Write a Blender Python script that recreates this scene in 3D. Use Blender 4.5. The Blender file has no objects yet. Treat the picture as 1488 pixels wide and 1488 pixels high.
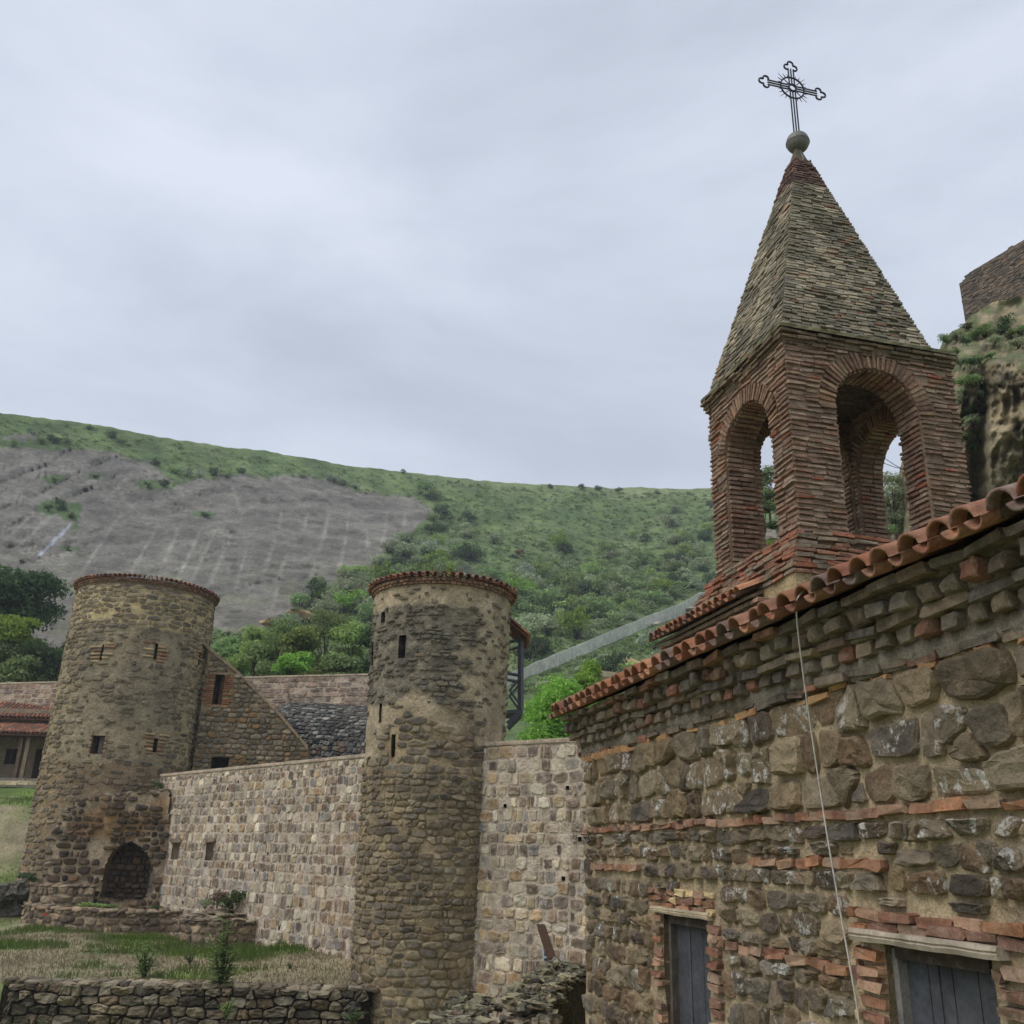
import bpy, bmesh, math, random
import numpy as np
from mathutils import Vector, Matrix, noise as mn

S = bpy.context.scene
COL = S.collection
R = random.Random(11)
rad = math.radians

# ------------------------------------------------------------------ camera
FPX, CPX = 1375.0, 744.0                       # focal length and centre in photo pixels
_u = np.array([850. - CPX, -3000. - CPX, FPX]); _u /= np.linalg.norm(_u)
_f = np.array([0, 0, 1.]); _y = _f - _u * (_f @ _u); _y /= np.linalg.norm(_y)
_x = np.cross(_y, _u)
CM = np.array([_x, _y, _u])
cam_d = bpy.data.cameras.new('camera'); cam = bpy.data.objects.new('camera', cam_d); COL.objects.link(cam)
cam_d.sensor_width = 36; cam_d.sensor_fit = 'HORIZONTAL'; cam_d.lens = FPX / 1488 * 36
cam_d.clip_start = .05; cam_d.clip_end = 6000
rot = Matrix([list(CM @ np.array(v, float)) for v in ((1, 0, 0), (0, -1, 0), (0, 0, -1))]).transposed()
cam.matrix_world = rot.to_4x4()
S.camera = cam

# ------------------------------------------------------------------ world, sun, exposure
SUN_EL, SUN_AZ = rad(52), rad(-118)             # azimuth from +Y towards +X
W = bpy.data.worlds.new('World'); S.world = W; W.use_nodes = True
nt = W.node_tree; nt.nodes.clear()
def wn(t, **k):
    n = nt.nodes.new(t)
    for a, b in k.items(): setattr(n, a, b)
    return n
out = wn('ShaderNodeOutputWorld'); bg = wn('ShaderNodeBackground'); bg.inputs[1].default_value = .1
sky = wn('ShaderNodeTexSky', sky_type='NISHITA'); sky.sun_disc = False
sky.sun_elevation = SUN_EL; sky.sun_rotation = SUN_AZ; sky.air_density = 1.2; sky.dust_density = 2.5
tc = wn('ShaderNodeTexCoord'); mp = wn('ShaderNodeMapping'); mp.inputs['Scale'].default_value = (1.0, 1.0, 2.6)
mp.inputs['Location'].default_value = (.35, .1, .6); mp.inputs['Rotation'].default_value = (0, rad(16), 0)
n1 = wn('ShaderNodeTexNoise'); n1.inputs['Scale'].default_value = 1.7; n1.inputs['Detail'].default_value = 8
n1.inputs['Roughness'].default_value = .56; n1.inputs['Distortion'].default_value = .35
rp = wn('ShaderNodeValToRGB')
els = rp.color_ramp.elements
els[0].position = .32; els[0].color = (4.35, 4.75, 5.55, 1)
els[1].position = .68; els[1].color = (6.3, 6.75, 7.65, 1)
e2 = els.new(.5); e2.color = (5.3, 5.75, 6.65, 1)
mx = wn('ShaderNodeMix', data_type='RGBA'); mx.inputs['Factor'].default_value = .9
nt.links.new(tc.outputs['Generated'], mp.inputs[0]); nt.links.new(mp.outputs[0], n1.inputs[0])
nt.links.new(n1.outputs[0], rp.inputs[0]); nt.links.new(sky.outputs[0], mx.inputs['A']); nt.links.new(rp.outputs[0], mx.inputs['B'])
nt.links.new(mx.outputs['Result'], bg.inputs[0]); nt.links.new(bg.outputs[0], out.inputs[0])

sd = bpy.data.lights.new('sun', 'SUN'); sun = bpy.data.objects.new('sun', sd); COL.objects.link(sun)
sd.energy = 1.25; sd.angle = rad(40); sd.color = (1, .96, .9)
sdir = Vector((math.sin(SUN_AZ) * math.cos(SUN_EL), math.cos(SUN_AZ) * math.cos(SUN_EL), math.sin(SUN_EL)))
sun.rotation_euler = (-sdir).to_track_quat('-Z', 'Y').to_euler(); sun.location = (0, 0, 60)
S.view_settings.view_transform = 'Standard'; S.view_settings.look = 'None'
S.view_settings.exposure = .43; S.view_settings.gamma = 1; S.view_settings.use_curve_mapping = False
S.render.engine = 'CYCLES'; S.cycles.use_denoising = True; S.cycles.max_bounces = 6; S.cycles.diffuse_bounces = 3
S.cycles.transparent_max_bounces = 4

# ------------------------------------------------------------------ geometry helpers
def ray(px, py):
    d = CM @ np.array([px - CPX, py - CPX, FPX]); return d / np.linalg.norm(d)
def at(px, py, Y):
    d = ray(px, py); return d * Y / d[1]
def rgb(r, g, b, k=1.0):
    return tuple(k * (c / 12.92 if c <= .04045 else ((c + .055) / 1.055) ** 2.4) for c in (r / 255, g / 255, b / 255))
def proj(p):
    q = CM.T @ np.array(p); return (CPX + FPX * q[0] / q[2], CPX + FPX * q[1] / q[2], q[2])
WD = np.array([-.24235144, .97018853, 0.]); EL = np.array([.97018853, .24235144, 0.]); ZZ = np.array([0, 0, 1.])
def fr(l, s, z): return l * EL + s * WD + z * ZZ
def nz(x, y=0., z=0.): return mn.noise(Vector((x, y, z)))
def vary(c, a, rng=R):
    k = 1 + rng.uniform(-a, a); h = rng.uniform(-a, a) * .25
    return (c[0] * k * (1 + h), c[1] * k, c[2] * k * (1 - h))
def lerp(a, b, t): return tuple(x + (y - x) * t for x, y in zip(a, b))
def sst(a, b, x): t = min(1, max(0, (x - a) / (b - a))); return t * t * (3 - 2 * t)
def interp(x, xs, ys): return float(np.interp(x, xs, ys))

def make(name, V, F, mat, parent=None, cols=None, smooth=False, kind=None, origin=None):
    V = np.asarray(V, float)
    if origin is None: origin = V.mean(0)
    m = bpy.data.meshes.new(name)
    m.from_pydata((V - origin).tolist(), [], F)
    if cols is not None:
        a = m.color_attributes.new('col', 'FLOAT_COLOR', 'POINT')
        c = np.ones((len(V), 4)); cc = np.asarray(cols, float)
        if cc.ndim == 1: c[:, :len(cc)] = cc
        else: c[:, :cc.shape[1]] = cc
        a.data.foreach_set('color', c.ravel())
    if smooth: m.polygons.foreach_set('use_smooth', np.ones(len(m.polygons), bool))
    m.materials.append(mat)
    o = bpy.data.objects.new(name, m); COL.objects.link(o); o.location = Vector(origin)
    if parent is not None: adopt(o, parent)
    if kind: o['kind'] = kind
    return o
def adopt(o, parent):
    o.parent = parent
    p = parent; off = Vector((0, 0, 0))
    while p is not None: off += p.location + p.matrix_parent_inverse.translation; p = p.parent
    o.matrix_parent_inverse = Matrix.Translation(-off)
def tag(o, label, cat, group=None):
    o['label'] = label; o['category'] = cat
    if group: o['group'] = group
    return o
def thing(name, loc, label, cat, group=None):
    o = bpy.data.objects.new(name, None); COL.objects.link(o); o.location = Vector(loc); o.empty_display_size = .3
    return tag(o, label, cat, group)

class MB:
    def __init__(s): s.V = []; s.F = []; s.C = []; s.n = 0
    def add(s, V, F, c=(1, 1, 1)):
        V = np.asarray(V, float).reshape(-1, 3); s.V.append(V); s.F += [tuple(i + s.n for i in f) for f in F]
        c = np.asarray(c, float)
        if c.ndim == 1:
            c = np.tile(np.append(c, [1.0] * (4 - len(c))), (len(V), 1))
        elif c.shape[1] == 3: c = np.hstack([c, np.ones((len(c), 1))])
        s.C.append(c); s.n += len(V); return s
    def build(s, name, mat, parent=None, smooth=False, kind=None, origin=None):
        if not s.V: return None
        return make(name, np.vstack(s.V), s.F, mat, parent, np.vstack(s.C), smooth, kind, origin)

BOXF = [(0, 1, 3, 2), (4, 6, 7, 5), (0, 4, 5, 1), (2, 3, 7, 6), (0, 2, 6, 4), (1, 5, 7, 3)]
def boxv(c, ax, ay, az):
    c, ax, ay, az = (np.asarray(q, float) for q in (c, ax, ay, az))
    return [c + i * ax + j * ay + k * az for i in (-1, 1) for j in (-1, 1) for k in (-1, 1)]
def jbox(c, ax, ay, az, j, rng=R):
    """a worn brick: box with chamfered, jittered outline (16 verts)"""
    c, ax, ay, az = (np.asarray(q, float) for q in (c, ax, ay, az))
    V = []
    for i, sc in ((-1, 1.0), (1, 1.0)):
        for (a, b) in ((-1, -.75), (-.88, -1), (.88, -1), (1, -.75), (1, .75), (.88, 1), (-.88, 1), (-1, .75)):
            V.append(c + i * ax + a * ay + b * az + np.array([rng.uniform(-j, j) for _ in range(3)]))
    F = [tuple(range(7, -1, -1)), tuple(range(8, 16))]
    F += [(k, (k + 1) % 8, 8 + (k + 1) % 8, 8 + k) for k in range(8)]
    return V, F
def tube(pts, rads, n=6, cap=True):
    pts = [np.asarray(p, float) for p in pts]; V = []; F = []
    if not hasattr(rads, '__len__'): rads = [rads] * len(pts)
    ref = None
    for i, p in enumerate(pts):
        d = pts[min(i + 1, len(pts) - 1)] - pts[max(i - 1, 0)]; d = d / (np.linalg.norm(d) + 1e-9)
        if ref is None: ref = np.array([0, 0, 1.]) if abs(d[2]) < .9 else np.array([1., 0, 0])
        a = np.cross(d, ref); a /= np.linalg.norm(a) + 1e-9; b = np.cross(d, a); ref = -b if False else ref
        for k in range(n):
            t = 2 * math.pi * k / n; V.append(p + rads[i] * (math.cos(t) * a + math.sin(t) * b))
    for i in range(len(pts) - 1):
        for k in range(n):
            F.append((i * n + k, i * n + (k + 1) % n, (i + 1) * n + (k + 1) % n, (i + 1) * n + k))
    if cap: F.append(tuple(range(n - 1, -1, -1))); F.append(tuple(range((len(pts) - 1) * n, len(pts) * n)))
    return V, F
def lathe(c, prof, n=24):
    V = []; F = []
    for r, z in prof:
        for k in range(n):
            t = 2 * math.pi * k / n; V.append((c[0] + r * math.cos(t), c[1] + r * math.sin(t), c[2] + z))
    for i in range(len(prof) - 1):
        for k in range(n): F.append((i * n + k, i * n + (k + 1) % n, (i + 1) * n + (k + 1) % n, (i + 1) * n + k))
    return V, F

# ------------------------------------------------------------------ materials
def mat_new(name):
    m = bpy.data.materials.new(name); m.use_nodes = True; t = m.node_tree; t.nodes.clear()
    o = t.nodes.new('ShaderNodeOutputMaterial'); b = t.nodes.new('ShaderNodeBsdfPrincipled')
    t.links.new(b.outputs[0], o.inputs[0]); b.inputs['Roughness'].default_value = .92
    b.inputs['Specular IOR Level'].default_value = .2
    return m, t, b
def nd(t, typ, **k):
    n = t.nodes.new(typ)
    for a, b in k.items(): setattr(n, a, b)
    return n
def noise_n(t, pos, scale, detail=5, rough=.6, stretch=None):
    n = nd(t, 'ShaderNodeTexNoise'); n.inputs['Scale'].default_value = scale; n.inputs['Detail'].default_value = detail
    n.inputs['Roughness'].default_value = rough
    if stretch:
        m = nd(t, 'ShaderNodeMapping'); m.inputs['Scale'].default_value = stretch; t.links.new(pos, m.inputs[0]); pos = m.outputs[0]
    t.links.new(pos, n.inputs['Vector']); return n.outputs[0]
def ramp(t, src, a, b, va=0., vb=1.):
    n = nd(t, 'ShaderNodeMapRange'); n.inputs[1].default_value = a; n.inputs[2].default_value = b
    n.inputs[3].default_value = va; n.inputs[4].default_value = vb; t.links.new(src, n.inputs[0]); return n.outputs[0]
def mixc(t, fac, A, B, mode='MIX'):
    n = nd(t, 'ShaderNodeMix', data_type='RGBA', blend_type=mode)
    for k, v in (('Factor', fac), ('A', A), ('B', B)):
        if isinstance(v, (int, float)): n.inputs[k].default_value = v
        elif isinstance(v, tuple): n.inputs[k].default_value = (*v[:3], 1)
        else: t.links.new(v, n.inputs[k])
    return n.outputs['Result']
def mathn(t, op, a, b):
    n = nd(t, 'ShaderNodeMath', operation=op)
    for i, v in enumerate((a, b)):
        if isinstance(v, (int, float)): n.inputs[i].default_value = v
        else: t.links.new(v, n.inputs[i])
    return n.outputs[0]
def masonry(name, smear=(.3, .24, .17), amt=.25, grime=(.05, .05, .045), g_amt=.35, fine=45., mid=7., bump=.5, dist=.012, lichen=0.):
    m, t, b = mat_new(name)
    at_ = nd(t, 'ShaderNodeAttribute', attribute_name='col'); pos = nd(t, 'ShaderNodeNewGeometry').outputs['Position']
    f = noise_n(t, pos, fine, 6, .65); g = noise_n(t, pos, mid, 6, .65); h = noise_n(t, pos, mid * .23, 4, .6)
    c = mixc(t, 1.0, at_.outputs['Color'], ramp_rgb(t, f, .25, .75, .85, 1.75), 'MULTIPLY')
    c = mixc(t, 1.0, c, ramp_rgb(t, g, .28, .72, .72, 1.45), 'MULTIPLY'); c = mixc(t, 1.0, c, ramp_rgb(t, noise_n(t, pos, mid * .35, 5, .65), .3, .7, .72, 1.28), 'MULTIPLY')
    c = mixc(t, ramp(t, g, .52, .66, 0, amt), c, smear)
    gg = mathn(t, 'MULTIPLY', ramp(t, h, .45, .65, 0, 1), ramp(t, f, .35, .6, 0, g_amt)); c = mixc(t, gg, c, grime)
    # flaking limewash on the stones that carry it (attribute alpha below 1)
    al = mathn(t, 'SUBTRACT', 1.0, at_.outputs['Alpha'])
    wv = noise_n(t, pos, mid * 1.1, 9, .78, (1, 1, .8))
    wf = mathn(t, 'MULTIPLY', ramp(t, wv, .545, .57, 0, 1), al); c = mixc(t, wf, c, (.62, .6, .55))
    if lichen:
        k = noise_n(t, pos, mid * 2.2, 5, .7); c = mixc(t, ramp(t, k, .57, .64, 0, lichen), c, (.42, .42, .33))
    t.links.new(c, b.inputs['Base Color'])
    m3 = noise_n(t, pos, mid * 3.1, 5, .7)
    vo = nd(t, 'ShaderNodeTexVoronoi'); vo.inputs['Scale'].default_value = mid * 1.5; vo.inputs['Randomness'].default_value = 1
    wp = nd(t, 'ShaderNodeVectorMath', operation='ADD'); nv = nd(t, 'ShaderNodeTexNoise'); nv.inputs['Scale'].default_value = mid; t.links.new(pos, nv.inputs['Vector'])
    sc = nd(t, 'ShaderNodeVectorMath', operation='SCALE'); sc.inputs['Scale'].default_value = .9 / mid; t.links.new(nv.outputs['Color'], sc.inputs[0]); t.links.new(pos, wp.inputs[0]); t.links.new(sc.outputs[0], wp.inputs[1]); t.links.new(wp.outputs[0], vo.inputs['Vector'])
    hsum = mathn(t, 'ADD', mathn(t, 'ADD', mathn(t, 'MULTIPLY', f, .4), g), mathn(t, 'ADD', mathn(t, 'MULTIPLY', m3, .7), mathn(t, 'MULTIPLY', vo.outputs['Distance'], .55)))
    bp = nd(t, 'ShaderNodeBump'); bp.inputs['Strength'].default_value = bump; bp.inputs['Distance'].default_value = dist
    t.links.new(hsum, bp.inputs['Height']); t.links.new(bp.outputs[0], b.inputs['Normal'])
    return m
def ramp_rgb(t, src, a, b, va, vb):
    return ramp(t, src, a, b, va, vb)
M_STONE = masonry('near_stone', (.27, .215, .145), .6, fine=70, mid=8, bump=.95, dist=.035, g_amt=.5)
M_BRICK = masonry('brick', (.3, .24, .18), .5, fine=60, mid=11, bump=.7, dist=.012, lichen=.25)
M_TSTONE = masonry('tower_stone', (.27, .215, .15), .55, fine=18, mid=3.6, bump=.9, dist=.06, g_amt=.5)
M_CSTONE = masonry('curtain_stone', (.44, .385, .32), .7, fine=16, mid=4.5, bump=.7, dist=.03, g_amt=.2)
M_MORT = masonry('mortar', (.3, .255, .19), .4, fine=60, mid=14, bump=1.0, dist=.04, g_amt=.12)
M_TMORT = masonry('tower_mortar', (.19, .16, .12), .4, fine=18, mid=4.5, bump=1.0, dist=.06, g_amt=.25)
M_DARKST = masonry('lichened_stone', (.3, .3, .28), .45, fine=20, mid=5, bump=.9, dist=.05, lichen=.4)
M_SPIRE = masonry('spire_brick', (.1, .086, .06), .45, fine=50, mid=6, bump=.6, dist=.012, g_amt=.6, lichen=.15)
M_TILE = masonry('terracotta', (.13, .1, .075), .55, fine=50, mid=5, bump=.4, dist=.01, g_amt=.6, lichen=.25)
M_ROCK = masonry('rock', (.3, .26, .18), .4, (.06, .07, .035), .5, fine=3, mid=.7, bump=1.0, dist=.25)
M_WOOD = masonry('weathered_wood', (.22, .2, .18), .3, fine=60, mid=9, bump=.6, dist=.006)
M_PAINT = masonry('painted_board', (.09, .085, .085), .5, fine=30, mid=5, bump=.2, dist=.003)

def plain(name, c, rough=.6, metal=0.):
    m, t, b = mat_new(name)
    pos = nd(t, 'ShaderNodeNewGeometry').outputs['Position']; n = noise_n(t, pos, 22, 5)
    cc = mixc(t, 1.0, c, ramp(t, n, .3, .7, .75, 1.2), 'MULTIPLY'); t.links.new(cc, b.inputs['Base Color'])
    b.inputs['Roughness'].default_value = rough; b.inputs['Metallic'].default_value = metal; return m
M_IRON = plain('dark_iron', (.045, .045, .055), .5, .4)
M_ZINC = plain('dull_zinc', (.19, .185, .16), .55, .35)
M_DARK = plain('dark_interior', (.02, .018, .016), .9)
M_ROPE = plain('pale_cable', (.55, .52, .47), .7)
M_GREYW = plain('grey_timber', (.13, .135, .15), .7)
M_SIGN = plain('white_sign', (.6, .64, .72), .5)
M_RUST = plain('rusty_wood', (.075, .042, .026), .8)

def leafmat(name, trans=.3):
    m = bpy.data.materials.new(name); m.use_nodes = True; t = m.node_tree; t.nodes.clear()
    o = nd(t, 'ShaderNodeOutputMaterial'); d = nd(t, 'ShaderNodeBsdfDiffuse'); tr = nd(t, 'ShaderNodeBsdfTranslucent'); mxs = nd(t, 'ShaderNodeMixShader')
    mxs.inputs[0].default_value = trans
    a = nd(t, 'ShaderNodeAttribute', attribute_name='col'); oi = nd(t, 'ShaderNodeObjectInfo')
    hs = nd(t, 'ShaderNodeHueSaturation'); t.links.new(a.outputs['Color'], hs.inputs['Color'])
    t.links.new(ramp(t, oi.outputs['Random'], 0, 1, .475, .515), hs.inputs['Hue']); t.links.new(ramp(t, oi.outputs['Random'], 0, 1, .75, 1.25), hs.inputs['Value'])
    t.links.new(hs.outputs[0], d.inputs[0]); t.links.new(hs.outputs[0], tr.inputs[0])
    t.links.new(d.outputs[0], mxs.inputs[1]); t.links.new(tr.outputs[0], mxs.inputs[2]); t.links.new(mxs.outputs[0], o.inputs[0])
    return m
M_LEAF = leafmat('leaves', .42)
M_BARK = masonry('bark', (.12, .1, .08), .3, fine=20, mid=5, bump=.6, dist=.03)

def terrain_mat(name, fine, mid, bump, dist):
    return masonry(name, (.1, .105, .045), .0, (.05, .06, .03), .0, fine=fine, mid=mid, bump=bump, dist=dist)
M_HILL = terrain_mat('hill_surface', 2.2, .35, 1.0, .6)
M_LAWN = masonry('lawn_surface', (.075, .1, .03), .45, (.05, .055, .025), .3, fine=9, mid=1.2, bump=.7, dist=.06)

_ico = bmesh.new(); bmesh.ops.create_icosphere(_ico, subdivisions=2, radius=1); ICV = np.array([v.co[:] for v in _ico.verts]); ICF = [tuple(v.index for v in f.verts) for f in _ico.faces]; _ico.free()
def rock(c, size, rng, rough=.28, rz=None, pw=.72):
    sd = rng.uniform(0, 99); rz = rng.uniform(0, 6.3) if rz is None else rz
    k = np.array([1 + rough * 2 * nz(v[0] * 1.1 + sd, v[1] * 1.1, v[2] * 1.1) + rough * .5 * nz(v[0] * 3 + sd, v[1] * 3, v[2] * 3) for v in ICV])
    V = np.sign(ICV) * np.abs(ICV) ** pw * k[:, None] * np.asarray(size)
    tl = rng.uniform(-.15, .15); cr, sr = math.cos(rz), math.sin(rz); V = np.stack([V[:, 0] * cr - V[:, 1] * sr, V[:, 0] * sr + V[:, 1] * cr, V[:, 2] + tl * V[:, 0]], 1)
    return V + np.asarray(c), ICF
# ------------------------------------------------------------------ rubble layout
def clip(poly, nx, ny, c):
    o = []; n = len(poly)
    for i in range(n):
        a = poly[i]; b = poly[(i + 1) % n]; da = nx * a[0] + ny * a[1] - c; db = nx * b[0] + ny * b[1] - c
        if da <= 0: o.append(a)
        if (da < 0 < db) or (db < 0 < da):
            t = da / (da - db); o.append((a[0] + t * (b[0] - a[0]), a[1] + t * (b[1] - a[1])))
    return o
def cells(u0, u1, v0, v1, rowh, w, rng, jit=.35, holes=(), keep=None, wvar=.45):
    """irregular coursed cells: a jittered brick lattice cut by its bisectors"""
    rows = []; v = v0
    while v < v1 - rowh * .3:
        h = rowh * rng.uniform(.72, 1.3)
        if v1 - (v + h) < rowh * .4: h = v1 - v
        r = []; u = u0 - w * rng.random()
        while u < u1:
            ww = w * rng.uniform(1 - wvar, 1 + wvar) * (.6 + .4 * h / rowh)
            r.append((u + ww / 2, v + h / 2 + rng.uniform(-1, 1) * jit * h * .5, ww, h)); u += ww
        rows.append(r); v += h
    k = w / rowh; res = []
    for ri, r in enumerate(rows):
        for i, (cu, cv, ww, h) in enumerate(r):
            if not (u0 < cu < u1): continue
            if keep and not keep(cu, cv): continue
            if any(a < cu < b and c < cv < d for a, b, c, d in holes): continue
            p = [(max(u0, cu - 2 * w), max(v0, cv - 1.6 * rowh)), (min(u1, cu + 2 * w), max(v0, cv - 1.6 * rowh)), (min(u1, cu + 2 * w), min(v1, cv + 1.6 * rowh)), (max(u0, cu - 2 * w), min(v1, cv + 1.6 * rowh))]
            for rj in range(max(0, ri - 2), min(len(rows), ri + 3)):
                for (qu, qv, qw, qh) in rows[rj]:
                    if (qu == cu and qv == cv) or abs(qu - cu) > 2.6 * w: continue
                    dx = qu - cu; dy = (qv - cv) * k * k; 
                    mu = cu + (qu - cu) * ww / (ww + qw) if rj == ri else (cu + qu) / 2
                    mv = (cv + qv) / 2
                    if rj != ri: dx *= .45
                    p = clip(p, dx, dy, dx * mu + dy * mv)
                    if len(p) < 3: break
                if len(p) < 3: break
            for a, b, c, d in holes:
                s = [(a - cu, (1, 0, a)), (cu - b, (-1, 0, -b)), (c - cv, (0, 1, c)), (cv - d, (0, -1, -d))]
                s.sort(key=lambda q: -q[0])
                if s[0][0] > -1e-6 and len(p) > 2: p = clip(p, *s[0][1])
            if len(p) > 2: res.append(p)
    return res
def roundpoly(p, gap, rng, cut=.25, wob=.03, sub=False):
    p = np.array(p); q = [p[0]]
    for a in p[1:]:
        if np.hypot(*(a - q[-1])) > gap * .6: q.append(a)
    p = np.array(q)
    if len(p) < 3: return None
    lo, hi = p.min(0), p.max(0); ext = hi - lo
    gap = min(gap, ext.min() * .4)
    if ext.min() < .03: return None
    c = (lo + hi) / 2; p = c + (p - c) * (1 - gap / ext)
    o = []
    n = len(p)
    for i in range(n):
        a = p[i]; b = p[(i + 1) % n]; c1 = cut * rng.uniform(.6, 1.3)
        o.append(a + (b - a) * c1)
        if sub: o.append((a + b) / 2 + np.array([rng.uniform(-1, 1), rng.uniform(-1, 1)]) * wob * ext.min())
        o.append(b - (b - a) * c1)
    return np.array(o)
def stone_mesh(poly, P, h, rng, rings=3, rough=.12):
    n = len(poly); c = poly.mean(0); ext = poly.max(0) - poly.min(0)
    tu, tv = rng.uniform(-.9, .9) * h / ext[0], rng.uniform(-.9, .9) * h / ext[1]
    prof = {2: [(1, -.5), (.98, .4), (.7, 1.0)], 3: [(1, -.5), (.99, .4), (.88, .92), (.5, 1.0)], 5: [(1, -.5), (.99, .3), (.95, .78), (.78, .98), (.4, 1.0)]}[rings]
    U = []; Vv = []; D = []
    sd = rng.uniform(0, 99)
    for sc, d in prof:
        q = c + (poly - c) * sc
        dd = h * d + (tu * (q[:, 0] - c[0]) + tv * (q[:, 1] - c[1])) * (d > 0)
        if d > .3: dd = dd + h * rough * np.array([nz(x / ext[0] * 3 + sd, y / ext[1] * 3, sd) * 2.0 + nz(x / ext[0] * 8 + sd, y / ext[1] * 7, 3.) * .7 + rng.uniform(-.12, .12) for x, y in q])
        U.append(q[:, 0]); Vv.append(q[:, 1]); D.append(dd)
    U.append([c[0]]); Vv.append([c[1]]); D.append([h * rng.uniform(.9, 1.1)])
    U = np.concatenate(U); Vv = np.concatenate(Vv); D = np.concatenate(D)
    F = []
    k = len(prof)
    for i in range(k - 1):
        for j in range(n): F.append((i * n + j, i * n + (j + 1) % n, (i + 1) * n + (j + 1) % n, (i + 1) * n + j))
    for j in range(n): F.append(((k - 1) * n + j, (k - 1) * n + (j + 1) % n, k * n))
    return P(U, Vv, D), F
def ecol(c, V, rings, mort, amt):
    """stone colour with the bedding mortar left on its rim"""
    k = {3: 4, 5: 5}[rings]; n = (len(V) - 1) // k; c = (*c, 1.) if len(c) == 3 else c
    o = np.tile(np.array(c, float), (len(V), 1)); o[:2 * n, :3] = lerp(c[:3], mort, amt); o[2 * n:3 * n, :3] = lerp(c[:3], mort, amt * .35); return o
def weight(V, size):
    c = np.mean(V, 0); x, y, d = proj(c)
    if d <= 0 or not (-15 < x < 1503 and -15 < y < 1503): return size * 1e-6
    e = np.asarray(V); q = CM.T @ e.T
    xs = q[0] / q[2]; ys = q[1] / q[2]
    return (xs.max() - xs.min()) * (ys.max() - ys.min())
def lay(parent, name, rest, pieces, mat, limit=300, smooth=True):
    """the largest-looking pieces become objects of their own, the others one stuff part"""
    pieces = sorted(pieces, key=lambda p: -weight(p[0], 1.))
    for V, F, c in pieces[:limit]:
        make(name, V, F, mat, parent, c if np.ndim(c) == 2 else (c if len(c) == 4 else (*c, 1)), smooth)
    mb = MB()
    for V, F, c in pieces[limit:]: mb.add(V, F, c)
    if mb.n: mb.build(rest, mat, parent, smooth, 'stuff')
def planeP(O, U, N):
    O, U, N = (np.asarray(q, float) for q in (O, U, N))
    return lambda u, v, d: O + np.outer(u, U) + np.outer(v, ZZ) + np.outer(d, N)
def cylP(c, r0, r1, h, a0=0.):
    def P(u, v, d):
        u, v, d = (np.asarray(q, float) for q in (u, v, d)); a = a0 + u / r0; rr = r0 + (r1 - r0) * v / h + d
        return np.stack([c[0] + rr * np.sin(a), c[1] - rr * np.cos(a), c[2] + v], -1)
    return P
def lines(a, b, step, extra=()):
    n = max(1, int(round((b - a) / step))); xs = sorted(set(list(np.linspace(a, b, n + 1)) + [e for e in extra if a <= e <= b]))
    o = [xs[0]]
    for x in xs[1:]:
        if x - o[-1] > step * .12 or x in extra:
            if x in extra and x - o[-1] < step * .12 and o[-1] not in extra and len(o) > 1: o[-1] = x
            else: o.append(x)
    return o
def grid_body(P, us, vs, thick, col, keep=None, rough=0.):
    """a wall skin with real openings; every open edge gets a reveal of the given depth"""
    nu, nv = len(us), len(vs); U, Vv = np.meshgrid(us, vs, indexing='ij')
    D = np.zeros(nu * nv)
    if rough: D = np.array([rough * nz(u * 3.1, v * 3.1, 7.) for u, v in zip(U.ravel(), Vv.ravel())])
    front = P(U.ravel(), Vv.ravel(), D); back = P(U.ravel(), Vv.ravel(), np.full(nu * nv, -thick))
    C = [col(u, v) for u, v in zip(U.ravel(), Vv.ravel())]
    ok = [[(keep is None or keep((us[i] + us[i + 1]) / 2, (vs[j] + vs[j + 1]) / 2)) for j in range(nv - 1)] for i in range(nu - 1)]
    N = nu * nv; F = []
    K = lambda i, j: 0 <= i < nu - 1 and 0 <= j < nv - 1 and ok[i][j]
    for i in range(nu - 1):
        for j in range(nv - 1):
            if not ok[i][j]: continue
            a, b, c, d = i * nv + j, (i + 1) * nv + j, (i + 1) * nv + j + 1, i * nv + j + 1
            F.append((a, b, c, d))
            for (ni, nj, p, q) in ((i, j - 1, a, b), (i + 1, j, b, c), (i, j + 1, c, d), (i - 1, j, d, a)):
                if not K(ni, nj): F.append((p, q, q + N, p + N))
    return np.vstack([front, back]), F, np.vstack([C, C])
def inr(holes): return lambda u, v: not any(a < u < b and c < v < d for a, b, c, d in holes)
def pip(x, y, poly):
    r = False; n = len(poly)
    for i in range(n):
        x1, y1 = poly[i]; x2, y2 = poly[(i + 1) % n]
        if (y1 > y) != (y2 > y) and x < (x2 - x1) * (y - y1) / (y2 - y1) + x1: r = not r
    return r
def brick_at(P, u, v, w, h, d0, d1, rng, j=.006, yaw=0., rollz=0.):
    """brick centred on (u,v) of a wall skin, from depth d0 out to d1"""
    o = P([u], [v], [0])[0]; U = P([u + .01], [v], [0])[0] - o; U /= np.linalg.norm(U); N = P([u], [v], [.01])[0] - o; N /= np.linalg.norm(N)
    Z = np.cross(N, U); Z = Z if Z[2] > 0 else -Z
    if yaw: U, N2 = U * math.cos(yaw) + N * math.sin(yaw), N * math.cos(yaw) - U * math.sin(yaw)
    else: N2 = N
    if rollz: U, Z = U * math.cos(rollz) + Z * math.sin(rollz), Z * math.cos(rollz) - U * math.sin(rollz)
    return jbox(o + N * (d0 + d1) / 2, N2 * (d1 - d0) / 2, U * w / 2, Z * h / 2, j, rng)

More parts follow.
